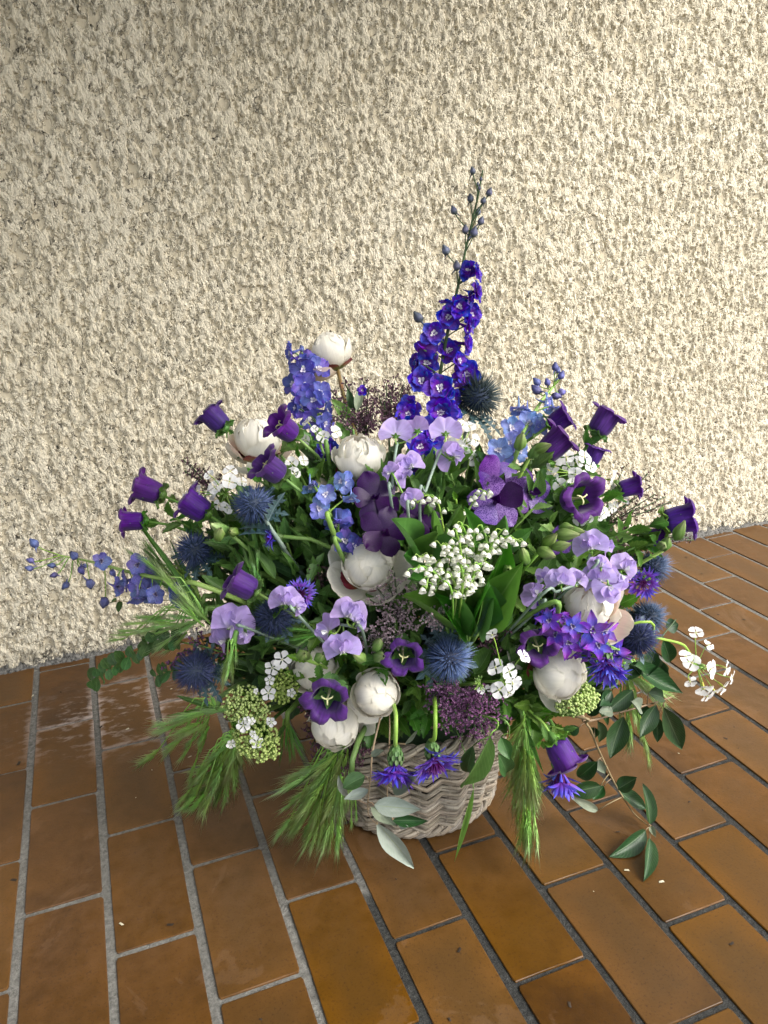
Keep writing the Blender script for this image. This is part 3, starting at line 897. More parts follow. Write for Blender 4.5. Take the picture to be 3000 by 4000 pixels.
def peony(label, u, v, off, rpx, d, inner=5, mid=5, outer=4, openang=8, guard=0, gang=60, smat='stem', stem=None, blush=0.15, roll=None, cup=False):
    p = A(u, v, off)
    r = rpx * mpp(p) * 0.94
    d = face(*d)
    basep = p - d * r
    rt = root()
    T = Thing('peony', label, 'peony', rt, 'white peonies in the bouquet')
    F = frame(basep, d, None, R.uniform(0, 6.28) if roll is None else roll, r)
    T.add('heart', PE_CORE, F @ SC(.9) if cup else F)
    k0 = R.uniform(0, 6.28)
    for k in range(inner):
        T.add('petal', PE_CUP[k % 4] if cup else PE_IN[k % 3], F @ RZ(k0 + k * 6.283 / inner + R.uniform(-.3, .3)) @ TR(0, 0, 1) @ SC(1 + .008 * k) @ TR(0, 0, -1) @ RY(R.uniform(-.02, .03)))
    for k in range(mid):
        T.add('petal', (PE_CUP if cup else PE_MID)[R.randrange(4)], F @ RZ(k0 + .5 + k * 6.283 / mid + R.uniform(-.25, .25)) @ RY(math.radians(openang * R.uniform(.2, .8))))
    for k in range(outer):
        ms = PE_OUTB[k % 2] if R.random() < blush else PE_OUT[R.randrange(4)]
        T.add('petal', ms, F @ RZ(k0 + 1 + k * 6.283 / outer + R.uniform(-.3, .3)) @ RY(math.radians(openang * R.uniform(.6, 1.5))))
    for k in range(guard):
        ms = PE_OUTB[k % 2] if R.random() < blush * 1.5 else PE_OUT[R.randrange(4)]
        T.add('petal', ms, F @ RZ(k0 + .3 + k * 6.283 / guard + R.uniform(-.3, .3)) @ RY(math.radians(gang * R.uniform(.7, 1.2))) @ SC(1.15))
    for k in range(4):
        T.add('sepal', PE_SEP[k % 2], F @ RZ(k * 1.57 + R.uniform(-.3, .3)) @ RY(math.radians(R.uniform(2, 25))) @ SC(R.uniform(.85, 1.02)))
    if stem is None:
        pts = stem_pts(basep + d * r * 0.1, d, rt)
    else:
        pts = spline([basep + d * r * 0.1] + stem + [rt], 5)
    T.tube('stem', pts, 0.0032, M[smat], 7)
    return T


peony('cream peony on a tall bare stem above all the other white peonies', 1289, 1366, -0.14, 74, (-0.22, .95, .12), 5, 6, 3, 10, 1, 55, 'stem_red', [A(1315, 1430, -.14), A(1345, 1555, -.13), A(1395, 1720, -.10), A(1450, 1900, -.06)], .4, cup=True)
peony('white peony half open behind the two upper violet bells on the left', 1000, 1712, -0.02, 84, (-.12, .95, .28), 5, 6, 3, 12, 3, 48, blush=.3, cup=True)
peony('white peony half open beside the lilac sweet peas above the deep purple orchid', 1403, 1779, -0.01, 84, (.05, .9, .42), 6, 6, 4, 10, 2, 75, blush=.35, cup=True)
peony('large ivory peony bud with wide guard petals in the middle of the bouquet', 1437, 2205, 0.02, 92, (.05, .45, .88), 6, 5, 3, 6, 5, 36, blush=0.0)
peony('ruffled white peony under lilac sweet peas at the right of the bouquet', 2297, 2345, 0.03, 92, (-.15, .65, .72), 6, 7, 5, 22, 3, 50, blush=.35, cup=True)
peony('round white peony bud just above the green viburnum on the right', 2183, 2632, 0.04, 94, (.30, -.05, .92), 6, 5, 3, 4, 2, 70, blush=0.05)
peony('smooth white peony bud directly under the front facing violet bell', 1304, 2828, 0.03, 92, (-.22, -.50, .82), 5, 4, 3, 3, 1, 42, blush=0.0)
peony('cream peony bud with torn petal hanging just above the basket rim', 1468, 2708, 0.05, 82, (-.05, .12, .95), 6, 6, 4, 9, 1, 80, blush=.1)
peony('half hidden ivory peony bud behind the bright green leafy bell stem', 1228, 2610, -0.01, 88, (-.2, .2, .9), 5, 4, 3, 6, 0, blush=.15)

# ------------------------------------------------------------------ Canterbury bells


def bell_fn(var):
    rr = random.Random(var)
    ph = rr.uniform(0, 6.28)

    def fn(u, v):
        phi = 6.28318 * u
        lobe = abs(math.cos(2.5 * phi)) ** 0.42
        if v < 0.72:
            t = v / 0.72
            z = t * 0.80
            r = 0.08 + 0.25 * min(1, (t / 0.16)) ** 0.55 if t < 0.16 else 0.33 + 0.035 * math.sin(math.pi * (t - .16) / .84) + 0.05 * ((t - .16) / .84) ** 3
            r *= 1 + 0.045 * math.cos(5 * phi) * t + 0.03 * math.exp(-((phi % 1.2566 - .6283) / .09) ** 2) * min(1, 4 * t) + .03 * math.sin(2 * phi + ph) * t + .012 * math.sin(11 * phi + 7 * t + ph)
        else:
            tt = (v - 0.72) / 0.28
            r = 0.38 + tt ** 1.5 * (0.07 + 0.19 * lobe)
            z = 0.80 + (0.10 + 0.16 * lobe) * math.sin(min(1.0, tt) * 1.9) * 1.05 - 0.15 * tt ** 3 * lobe
            r *= 1 + 0.045 * math.cos(5 * phi) + 0.03 * math.exp(-((phi % 1.2566 - .6283) / .09) ** 2) * (1 - tt) + .03 * math.sin(2 * phi + ph) + 0.04 * math.sin(3 * phi + ph) * tt + .04 * math.sin(13 * phi + ph) * tt ** 2
        z += .025 * math.sin(2 * phi + ph) * v + .02 * math.sin(7 * phi + 3 * ph) * v ** 4
        lean = .05 * math.sin(ph * 3) * v * v
        return Vector((r * math.cos(phi) + lean, r * math.sin(phi), z))
    return fn


BELL = [MB().grid(bell_fn(k), 40, 16, 0, True).build('corolla', M['bell']) for k in range(6)]
b = MB()
b.tube([Vector((0, 0, 0.05)), Vector((0.01, 0, .5)), Vector((0, 0.01, 0.84))], [0.05, 0.035, 0.03], 5)
for k in range(3):
    a = k * 2.094
    q = [Vector((0, 0, .83)) + Vector((math.cos(a), math.sin(a), 0)) * x_ + Vector((0, 0, z_)) for x_, z_ in ((0, 0), (.07, .07), (.15, .07), (.18, 0.0))]
    b.tube(q, [0.028, .026, .024, .02], 4)
STIG = b.build('stigma', M['stigma'])


def calyx_mesh(mat):
    b = MB()
    for k in range(5):
        a = k * 1.2566
        s_ = sheet(0.62, 0.32, P_lance, 4, 6, 0.25, 0.25, 0.2, 0.10, 1.6, 0.08, k)
        s2 = sheet(0.30, 0.42, P_round, 4, 4, 0.2, -1.2, 0.1, 0.18, 1.6, 0, k + 9)
        b.add(s_.v, s_.f, s_.uv, 0, RZ(a) @ TR(0, 0.17, -0.02) @ RX(math.radians(64)))
        b.add(s2.v, s2.f, s2.uv, 0, RZ(a + .628) @ TR(0, 0.14, 0.0) @ RX(math.radians(20)))
    b.ball((0, 0, -0.02), 0.2, 0, 8, 5, 0.14)
    return b.build('calyx', M[mat])


CALYX = [calyx_mesh('leaf'), calyx_mesh('leaf_bright')]


def sprig_leaves(T, pts, n, lw, ll, kind, mat, t0=0.0, t1=0.7, droop=0.2):
    for k in range(n):
        t = t0 + (t1 - t0) * (k + 0.5) / n
        i = min(len(pts) - 2, int(t * (len(pts) - 1)))
        p = pts[i].lerp(pts[i + 1], t * (len(pts) - 1) - i)
        tg = (pts[i] - pts[i + 1]).normalized()
        a = k * 2.4 + R.uniform(-.4, .4)
        x = tg.cross(Vector((.2, .3, .9)))
        x.normalize()
        y = tg.cross(x)
        rad = (x * math.cos(a) + y * math.sin(a))
        dirn = (tg * R.uniform(.3, .8) + rad * 0.9 - Vector((0, 0, droop)))
        dirn.normalize()
        L = ll * R.uniform(.7, 1.2)
        leaf(T, p, p + dirn * L, L * lw, kind, mat, tg + rad * .3)


def bell(label, bu, bv, mu, mv, off=0.0, dz=0.2, wpx=None, leaves=6, bright=0, sy=1.0, buds=0):
    """bellflower from the base pixel to the mouth pixel"""
    pb = A(bu, bv, off)
    s = mpp(pb)
    L2 = math.hypot(mu - bu, mv - bv)
    tilt = math.atan2(dz, 1)
    dd_ = Vector(((mu - bu) / max(L2, 1e-3), -(mv - bv) / max(L2, 1e-3)))
    Lpx = wpx or L2 / math.cos(tilt)
    size = Lpx * s * (0.83 if dz < 1 else .96) * R.uniform(.95, 1.05)
    d = face(dd_.x * math.cos(tilt), dd_.y * math.cos(tilt), math.sin(tilt))
    pb = pb - d * size * (0.0 if dz < 1 else 0.6)
    rt = root()
    T = Thing('bellflower', label, 'bellflower', rt, 'violet Canterbury bells')
    F = frame(pb, d, None, R.uniform(0, 6.28), size)
    F = F @ SC(1.2 * sy * R.uniform(.94, 1.06), 1.2 * sy * R.uniform(.94, 1.06), 1)
    c = T.add('corolla', BELL[R.randrange(6)], F)
    T.add('stigma', STIG, F @ SC(.9), c)
    T.add('calyx', CALYX[bright], F @ SC(1.0))
    pts = stem_pts(pb, d, rt, 12, 0.3)
    T.tube('stem', pts, [0.0020 + 0.0010 * k / 12 for k in range(13)], M['stem_bright' if bright else 'stem'], 6)
    sprig_leaves(T, pts, leaves + 4, 0.36, 0.043, 'tooth', 'leaf_bright' if bright else 'leaf', 0.02, 0.55)
    for k in range(buds):
        q = pts[2 + k] + face(R.uniform(-1, 1), R.uniform(-.2, 1), .3) * 0.028
        T.add('bud', BUDG, frame(q, (q - pts[2 + k]), None, 0, 0.017))
    return T


b = MB()
b.grid(lambda u, v: Vector(((0.05 + 0.42 * math.sin(math.pi * min(.97, v ** .8))) * (1 + .13 * math.cos(5 * 6.283 * u)) * math.cos(6.28318 * u), (0.05 + 0.42 * math.sin(math.pi * min(.97, v ** .8))) * (1 + .13 * math.cos(5 * 6.283 * u)) * math.sin(6.28318 * u), 2.2 * v)), 15, 8, 0, True)
BUDG = b.build('bud', M['bud_green'])

bell('violet bell opening upwards left of the half open upper left peony', 878, 1675, 818, 1612, -.02, .05, 118)
bell('violet bell facing out in front of the half open upper left white peony', 1152, 1702, 1092, 1660, .03, .75, 125, sy=.95)
bell('violet bell just below the upper left peony showing its pale stigma', 1104, 1862, 1022, 1800, .05, .55, 140)
bell('largest violet bell against the wall at upper left of the bouquet', 634, 1935, 530, 1895, -.02, .1, 130)
bell('violet bell beside the white florets on the upper left', 812, 2010, 720, 1950, .02, .1, 128)
bell('small violet bell nearest the wall on the left, mouth pointing left', 568, 2036, 480, 2033, -.01, .1, 110, sy=.9)
bell('violet bell above the left lilac sweet pea beside the barley', 998, 2312, 890, 2245, .05, .25, 138)
bell('wide open violet bell facing forward over the smooth white peony bud', 1281, 2722, 1277, 2740, .09, 3.2, 118, 4, 1, 1.10, 2)
bell('violet bell facing forward between the cream bud and the blue thistle', 1574, 2560, 1573, 2574, .06, 3.2, 108, 4, 0, 1.0)
bell('wide open violet bell facing forward above the round white peony bud', 2098, 2518, 2098, 2530, .05, 3.2, 112, 4, 0, 1.05)
bell('open violet bell facing forward among the white florets at upper right', 2262, 1946, 2290, 1944, .03, 2.2, 118, 4, 0, 1.1)
bell('violet bell partly hidden beside the pale blue delphinium at upper right', 2146, 1662, 2208, 1628, -.03, .3, 100, 3)
bell('big violet bell just above the netted purple orchid on the right', 2122, 1780, 2200, 1704, .02, .1, 135)
bell('highest violet bell on the right, standing clear against the wall', 2326, 1694, 2378, 1617, -.02, .15, 118)
bell('little violet bell peeping out behind the white florets at upper right', 2306, 1812, 2322, 1766, -.06, .2, 90, 2)
bell('violet bell pointing right beside the brown statice at right', 2414, 1914, 2492, 1896, 0, .1, 105)
bell('outermost violet bell on the right in front of the wall foot', 2592, 2040, 2700, 2018, 0, .2, 128)
bell('shaded violet bell lying beneath the outermost right bell', 2508, 2102, 2584, 2098, -.05, .1, 90, 3)
bell('violet bell hanging down over blue fringe at the lower right', 2165, 2888, 2217, 2990, .07, .2, 145, 6, 1, 1.0)
for lab, u, v, o_ in (('plump closed green bellflower bud left of the forward facing violet bell', 1470, 2570, .05), ('closed green bellflower buds at the tip of a leafy shoot at right', 2210, 2070, .04), ('green bellflower bud shoot pointing at the brown tiles on the right', 2590, 2150, .02), ('pale green closed bellflower bud under the left blue thistle', 900, 2085, .04), ('closed bellflower bud shoot beside the lilac sweet peas at right', 2120, 2140, .05), ('green bellflower bud shoot standing in front of the netted orchid', 2068, 1790, .06), ('closed green bellflower bud left of the lily leaves in the right half', 2000, 2240, .05), ('yellow green bellflower buds left of the lilac sweet pea in front', 1190, 2575, .07)):
    p = A(u, v, o_)
    rt = root()
    d = (p - BC - Vector((0, 0, .18))).normalized()
    T = Thing('bellflower_bud', lab, 'flower bud', rt, 'closed bellflower buds')
    pts = stem_pts(p, d, rt, 10, .3)
    T.tube('stem', pts, 0.0024, M['stem_bright'], 6)
    for k in range(3):
        q = p + face(R.uniform(-1, 1), R.uniform(-.6, 1), .6) * 0.012 * k
        bd = T.add('bud', BUDG, frame(q, (d + face(R.uniform(-.5, .5), R.uniform(-.4, .5), .2)), None, R.uniform(0, 6), R.uniform(.013, .018)))
    sprig_leaves(T, pts, 6, 0.34, 0.042, 'tooth', 'leaf_bright', 0.0, 0.45)

# ------------------------------------------------------------------ delphiniums


def spur_mesh(mat):
    b = MB()
    b.tube([Vector((0, 0, 0.02)), Vector((0, .06, -.35)), Vector((0, .18, -.8)), Vector((0, .4, -1.15))], [0.16, 0.13, 0.08, 0.03], 6, caps=True)
    return b.build('floret', M[mat])


def delph_set(mat, bud):
    return dict(
        sep=[sheet(1.08, .56 if mat == 'delph_violet' else 1.0, P_lance if mat == 'delph_violet' else P_obov, 6, 6, 0.14, c, 0.05, 0.13, 1.5, 0.05, k).build('petal', M[mat]) for k, c in enumerate((-0.4, 0.35, -0.1))],
        spur=spur_mesh(mat), bud=bud)


b = MB()
b.grid(lambda u, v: Vector(((0.08 + 0.42 * math.sin(math.pi * min(.97, v ** .75))) * (1 + .1 * math.cos(5 * 6.283 * u)) * math.cos(6.28318 * u), (0.08 + 0.42 * math.sin(math.pi * min(.97, v ** .75))) * (1 + .1 * math.cos(5 * 6.283 * u)) * math.sin(6.28318 * u), 1.25 * v - .1)), 10, 7, 0, True)
b.tube([Vector((0, .1, 0.1)), Vector((0, .42, -.1)), Vector((0, .75, -.5))], [.16, .1, .03], 5)
DBUD = {k: b.build('bud', M[k]) for k in ('delph_bud', 'delph_bud_blue')}
b = MB()
for k in range(5):
    s_ = sheet(0.36, .24, P_claw, 2, 4, .2, -.7, .1, .12, 2, 0, k)
    b.add(s_.v, s_.f, s_.uv, 0, RZ(k * 1.2566 + .3) @ TR(0, .03, .04) @ RX(math.radians(58 + 24 * (k % 2))))
BEE = b.build('eye', M['bee'])
BEED = b.build('eye', M['bee_dark'])
DS = {'dark': delph_set('delph_dark', 'delph_bud'), 'mid': delph_set('delph_mid', 'delph_bud_blue'), 'pale': delph_set('delph_pale', 'delph_bud_blue'), 'violet': delph_set('delph_violet', 'delph_bud_blue'), 'slate': delph_set('delph_slate', 'delph_bud_blue')}
FC = {'f': (0, .05, 1), 'l': (-.95, -.1, .35), 'r': (.95, -.1, .35), 'b': (.3, .1, -.9), 'd': (.1, -.9, .35), 'u': (0, .9, .4), 'fl': (-.5, .05, .85), 'fr': (.5, .05, .85)}


def floret(T, st, u, v, off, rpx, fc, spts, kind, double=False, cupd=14):
    p = A(u, v, off)
    r = rpx * mpp(p)
    f = FC[fc]
    d = face(f[0] + R.uniform(-.18, .18), f[1] + R.uniform(-.18, .18), f[2] + R.uniform(-.1, .1))
    S = DS[kind]
    F = frame(p - d * r * .25, d, None, 0, r)
    fl = T.add('floret', S['spur'], F)
    z0 = R.uniform(0, 1.2)
    for k in range(5):
        T.add('petal', S['sep'][R.randrange(3)], F @ RZ(z0 + k * 1.2566) @ TR(0, .03, 0) @ RX(math.radians(cupd + R.uniform(-9, 14))) @ SC(1.0 * R.uniform(.9, 1.1)), fl)
    if double:
        for k in range(5):
            T.add('petal', S['sep'][R.randrange(3)], F @ RZ(z0 + .63 + k * 1.2566) @ TR(0, .03, .08) @ RX(math.radians(cupd + 16 + R.uniform(-6, 10))) @ SC(.72 * R.uniform(.9, 1.1)), fl)
    T.add('eye', BEED if kind in ('slate', 'violet') else BEE, F @ RZ(R.uniform(0, 6)) @ SC(.7 if kind == 'violet' else 1), fl)
    back = p - d * r * .4
    q = min(spts, key=lambda a: (a - back).length + 2.0 * max(0, a.z - back.z + .02))
    if (q - back).length < 0.09:
        T.tube('pedicel', bez(back, back - d * r * .5 + Vector((0, 0, -.2 * r)), q + Vector((0, 0, r * .2)), q, 5), 0.0011, M[st], 5)
    return fl


def dbud(T, st, u, v, off, rpx, spts, kind, dirn=None):
    p = A(u, v, off)
    r = rpx * mpp(p) * 1.2
    q = min(spts, key=lambda a: (a - p).length + 2.0 * max(0, a.z - p.z + .03))
    d = dirn or ((p - q).normalized() + Vector((0, 0, .6)))
    T.add('bud', DBUD[DS[kind]['bud']], frame(p - d.normalized() * r * .5, d, None, R.uniform(0, 6), (r * 1.1, r * 1.1, r * 1.25)))
    T.tube('pedicel', bez(p - d.normalized() * r * .4, p - d.normalized() * r * 1.4, q + (p - q) * .3, q, 5), 0.0010, M[st], 5)


def delphinium(label, kind, path, off, florets, buds, st='stem_dark', rpx=48, double=False, r0=.0042, leaves=0):
    rt = root()
    pp = [A(u, v, off) for u, v in path]
    T = Thing('delphinium', label, 'delphinium', rt, 'delphinium spikes')
    spts = spline([rt] + pp, 8)
    n = len(spts)
    T.tube('stem', spts, [r0 * (1 - .72 * k / (n - 1)) for k in range(n)], M[st], 7)
    fine = [spts[i].lerp(spts[i + 1], t) for i in range(n - 1) for t in (0, .33, .66)]
    for a in florets:
        u, v, fc = a[:3]
        floret(T, st, u, v, off + (a[4] if len(a) > 4 else R.uniform(-.005, .03)), (a[3] if len(a) > 3 else rpx), fc, fine, kind, double)
    for a in buds:
        dbud(T, st, a[0], a[1], off + R.uniform(-.01, .015), a[2], fine, kind)
    if leaves:
        sprig_leaves(T, spts[::-1], leaves, .35, .05, 'tooth', 'leaf', .55, .9)
    return T


delphinium('tall indigo blue delphinium spike rising highest against the wall', 'dark',
           [(1640, 1950), (1680, 1660), (1720, 1455), (1749, 1296), (1783, 1147), (1823, 958), (1862, 790), (1886, 665)], -0.10,
           [(1828, 1056, 'fl', 42), (1862, 1062, 'r', 40), (1866, 1138, 'r', 42), (1838, 1165, 'r', 34), (1795, 1198, 'f', 48), (1750, 1240, 'f', 50), (1842, 1228, 'fr', 46), (1834, 1278, 'r', 46),
            (1748, 1180, 'u', 36), (1694, 1302, 'f', 50), (1662, 1362, 'b', 48), (1826, 1342, 'r', 48), (1755, 1368, 'f', 52), (1668, 1418, 'f', 52), (1622, 1416, 'l', 44), (1796, 1408, 'fr', 40),
            (1822, 1462, 'f', 58), (1646, 1488, 'f', 56), (1718, 1516, 'f', 64), (1814, 1518, 'd', 44), (1768, 1560, 'fr', 46), (1600, 1590, 'fl', 52), (1592, 1618, 'f', 48), (1722, 1612, 'f', 60), (1774, 1606, 'r', 44),
            (1668, 1676, 'f', 50), (1690, 1712, 'fr', 52), (1612, 1665, 'fl', 46), (1640, 1745, 'f', 50), (1672, 1792, 'f', 54), (1640, 1850, 'fl', 48), (1652, 1890, 'f', 54), (1600, 1890, 'fl', 44), (1690, 1850, 'fr', 44)],
           [(1846, 670, 17), (1866, 722, 10), (1910, 754, 19), (1838, 778, 19), (1774, 824, 20), (1888, 786, 16), (1866, 830, 18), (1878, 866, 19), (1818, 900, 20), (1851, 910, 23), (1742, 980, 23), (1784, 1042, 22), (1636, 1242, 28), (1878, 700, 9), (1872, 736, 9)], rpx=50, double=True)
delphinium('blue delphinium spike left of the tall peony stem', 'mid',
           [(1275, 1790), (1262, 1700), (1240, 1600), (1210, 1480), (1180, 1375)], -0.09,
           [(1130, 1380, 'l', 44), (1184, 1442, 'f', 50), (1246, 1438, 'fr', 46), (1172, 1402, 'u', 36), (1190, 1508, 'f', 54), (1142, 1500, 'fl', 46), (1252, 1534, 'fr', 46), (1174, 1592, 'f', 52), (1278, 1608, 'r', 48), (1200, 1405, 'b', 42),
            (1218, 1640, 'f', 44), (1225, 1562, 'f', 46), (1150, 1595, 'l', 40), (1270, 1655, 'fr', 44), (1240, 1690, 'fl', 40), (1275, 1755, 'f', 48), (1205, 1540, 'f', 44)],
           [(1178, 1365, 16)], 'stem', 48)
delphinium('pale blue delphinium spike with nodding tip at the upper right', 'pale',
           [(1985, 1850), (2011, 1756), (2070, 1640), (2120, 1560), (2165, 1505), (2190, 1455)], -0.06,
           [(1999, 1670, 'f', 46), (2066, 1654, 'f', 50), (2105, 1660, 'fr', 44), (2028, 1602, 'd', 40), (2062, 1612, 'd', 34), (2138, 1572, 'r', 36), (2164, 1600, 'd', 36), (1946, 1758, 'f', 50), (2034, 1760, 'fr', 42), (1966, 1796, 'f', 42), (1990, 1730, 'fl', 40)],
           [(2096, 1525, 26), (2098, 1495, 22), (2192, 1532, 22), (2170, 1546, 22), (2140, 1495, 18), (2192, 1468, 20), (2168, 1436, 20), (2180, 1448, 14)], 'stem_bright', 46)
delphinium('sky blue delphinium florets loose in the left middle of the bouquet', 'pale',
           [(1310, 2100), (1290, 2010), (1260, 1940), (1240, 1890)], 0.03,
           [(1212, 1906, 'd', 40), (1272, 1930, 'f', 44), (1246, 1986, 'f', 44), (1344, 1886, 'fr', 44), (1372, 1948, 'd', 36), (1330, 1880, 'fl', 36)],
           [(1225, 1888, 12)], 'stem_bright', 42)
delphinium('bright blue delphinium florets tucked under the deep purple orchid', 'mid',
           [(1340, 2180), (1330, 2110), (1315, 2060)], 0.03,
           [(1312, 2052, 'd', 46), (1347, 2112, 'f', 50), (1336, 2030, 'b', 50), (1385, 2130, 'fr', 40)], [], 'stem', 46)
delphinium('slate blue delphinium spike stretching far left towards the wall', 'slate',
           [(900, 2330), (700, 2275), (520, 2238), (400, 2205), (300, 2182), (235, 2170)], 0.0,
           [(396, 2192, 'fr', 36), (537, 2206, 'f', 46), (574, 2252, 'f', 52), (542, 2294, 'f', 48), (462, 2292, 'r', 40), (538, 2338, 'd', 46), (594, 2338, 'd', 42), (490, 2270, 'l', 40), (700, 2310, 'f', 46), (712, 2345, 'd', 44), (752, 2368, 'd', 42), (608, 2322, 'f', 36)],
           [(136, 2124, 24), (122, 2190, 17), (118, 2220, 18), (205, 2208, 17), (213, 2245, 17), (258, 2285, 20), (290, 2172, 24), (316, 2226, 20), (352, 2278, 26), (408, 2350, 28), (440, 2236, 18), (330, 2210, 14)], 'stem_bright', 46)
delphinium('violet blue delphinium cluster lying between the two right hand peonies', 'violet',
           [(2100, 2380), (2180, 2430), (2260, 2480), (2350, 2510), (2420, 2540)], 0.065,
           [(2145, 2424, 'fl', 58), (2238, 2446, 'f', 58), (2317, 2460, 'f', 73), (2224, 2512, 'f', 61), (2372, 2462, 'fr', 63), (2412, 2545, 'fr', 63), (2268, 2552, 'd', 61), (2168, 2478, 'fl', 61), (2340, 2520, 'f', 65), (2300, 2580, 'd', 56), (2195, 2405, 'u', 51), (2105, 2400, 'l', 51), (2420, 2570, 'd', 53)], [], 'stem', 73)
delphinium('small indigo delphinium florets behind the upper middle peony', 'dark',
           [(1290, 1830), (1285, 1770), (1278, 1720)], -0.03,
           [(1280, 1748, 'f', 46), (1288, 1785, 'd', 36), (1415, 1525, 'f', 20)], [], 'stem', 40, True)

# ------------------------------------------------------------------ sweet peas
def P_heart(v): return max(0.10, math.sin(math.pi * (0.04 + 0.88 * v) ** 0.95) ** 0.55)


def standard_fn(seed):
    rr = random.Random(seed)
    p1, p2 = rr.uniform(0, 6.28), rr.uniform(0, 6.28)

    def fn(u, v):
        ph = (2 * u - 1) * 1.95
        r = v * (1.42 - 0.26 * math.exp(-(ph / .22) ** 2) + 0.05 * math.sin(5 * ph + p1) + 0.03 * math.sin(9 * ph + p2) - .16 * abs(ph) ** 1.5 / 2)
        z = -0.10 * r * r * abs(math.sin(ph)) ** 1.5 + 0.13 * v * v * math.sin(4.2 * ph + p2) + 0.05 * v ** 3 * math.sin(9 * ph + p1) + .10 * r * math.exp(-(ph / .16) ** 2)
        return Vector((r * math.sin(ph) * .98, r * math.cos(ph) + .12, z))
    return fn


SP_ST = [MB().grid(standard_fn(k), 26, 7).build('standard', M['sweet_pea']) for k in range(4)]
SP_WG = [sheet(1.05, 1.0, P_obov, 8, 7, 0.20, c, 0.1, 0.16, 1.3, 0, 5 + k).build('wing', M['sweet_pea']) for k, c in enumerate((0.6, -0.5))]
SP_KL = sheet(0.6, 0.4, P_obov, 4, 5, 0.6, 0.9, 0.2, 0, 1, 0, 3).build('keel', M['white'])
b = MB()
for k in range(5):
    s_ = sheet(.34, .2, P_lance, 2, 4, .2, -.5, .1, 0, 1, 0, k)
    b.add(s_.v, s_.f, s_.uv, 0, RZ(k * 1.2566) @ TR(0, .05, 0) @ RX(math.radians(35)))
b.ball((0, 0, 0), .1, 0, 7, 4)
SP_CX = b.build('calyx', M['leaf_bright'])


def pea_bloom(T, u, v, off, rpx, d, roll, p_st):
    p = A(u, v, off)
    r = rpx * mpp(p) * 0.92
    d = face(*d)
    F = frame(p, d, None, roll, r)
    bl = T.add('blossom', SP_CX, F @ TR(0, -.55, -.12) @ RX(math.radians(-50)) @ SC(1.1))
    T.add('standard', SP_ST[R.randrange(4)], F @ TR(0, -.55, 0) @ RX(math.radians(R.uniform(-8, 18))), bl)
    for sx in (-1, 1):
        T.add('wing', SP_WG[R.randrange(2)], F @ TR(0.04 * sx, -.5, .12) @ RZ(-sx * R.uniform(.2, .6)) @ RX(math.radians(R.uniform(22, 50))) @ RY(sx * R.uniform(.1, .9)), bl)
    T.add('keel', SP_KL, F @ TR(0, -.5, .14) @ RX(math.radians(42)), bl)
    q = F @ Vector((0, -.6, -.15))
    T.tube('pedicel', bez(q, q + (F.to_3x3() @ Vector((0, -.35, -.2))), p_st + Vector((0, 0, -.004)), p_st, 6), 0.0011, M['stem_bright'], 5)


def sweet_pea(label, stem, off, blooms):
    rt = root()
    T = Thing('sweet_pea', label, 'sweet pea', rt, 'lilac sweet peas')
    pp = [A(u, v, off) for u, v in stem]
    pts = spline([rt] + pp, 7)
    T.tube('stem', pts, 0.0019, M['stem_grey'], 6)
    for (u, v, rp, d, roll) in blooms:
        q = A(u, v, off)
        c = min(pts, key=lambda a: (a - q).length)
        pea_bloom(T, u, v, off + R.uniform(0, .02), rp, d, roll, c)


sweet_pea('lilac sweet pea pair seen from behind on the left of two tall stems', [(1535, 2000), (1532, 1900), (1542, 1790), (1552, 1730)], .02, [(1548, 1680, 58, (.05, .1, -.98), .1), (1622, 1668, 52, (.5, .05, -.8), -.5), (1597, 1805, 52, (.1, .2, .95), .3), (1572, 1848, 46, (.6, .0, .75), 1.2)])
sweet_pea('lilac sweet pea with round upright petal on the right of two tall stems', [(1640, 2010), (1663, 1917), (1705, 1800), (1738, 1735)], .03, [(1740, 1672, 56, (-.05, .1, -.98), 0), (1752, 1776, 54, (.4, .1, -.85), -.8), (1778, 1770, 44, (.8, .0, .5), -.6)])
sweet_pea('pale lilac sweet pea hanging over the dark purple orchid in the middle', [(1600, 2060), (1604, 1985)], .05, [(1604, 1945, 44, (-.5, .1, .8), .6), (1520, 1836, 36, (-.6, 0, .7), .7)])
sweet_pea('broad lilac sweet pea above the lower left thistle', [(1010, 2470), (960, 2460), (925, 2450)], .05, [(915, 2420, 76, (.15, .1, .95), -.3), (868, 2478, 62, (-.5, -.2, .8), .8), (940, 2480, 46, (.3, -.5, .8), 2.4)])
sweet_pea('lilac sweet pea covering the blue cornflower on the left', [(1180, 2420), (1150, 2380), (1125, 2358)], .08, [(1112, 2335, 58, (-.05, .15, .95), 0), (1168, 2365, 36, (.7, -.1, .6), -1.2)])
sweet_pea('lilac sweet pea cluster in front between the middle peony and lower bell', [(1420, 2480), (1380, 2450), (1330, 2440)], .08, [(1370, 2388, 64, (.2, .35, .9), -.4), (1278, 2450, 58, (-.75, .1, .55), .9), (1335, 2520, 66, (.05, .05, .98), .15), (1400, 2420, 40, (.6, .2, .7), -1.0)])
sweet_pea('lilac sweet pea pointing up on the right above the peony', [(2270, 2260), (2295, 2200), (2305, 2165)], .05, [(2304, 2118, 62, (-.3, .1, .9), .2), (2362, 2130, 44, (.8, .1, .5), -.9)])
sweet_pea('row of lilac sweet peas lying over the ruffled peony on the right', [(2080, 2360), (2180, 2310), (2290, 2270), (2400, 2240)], .07, [(2185, 2258, 52, (-.2, .2, .9), .2), (2252, 2254, 46, (.2, .3, .9), -.2), (2335, 2248, 60, (-.3, .25, .9), .3), (2438, 2206, 54, (.4, .3, .8), -.5), (2412, 2262, 52, (.2, -.3, .9), 2.6), (2370, 2310, 56, (.1, -.3, .9), 3.0), (2340, 2200, 42, (0, .6, .7), .2)])
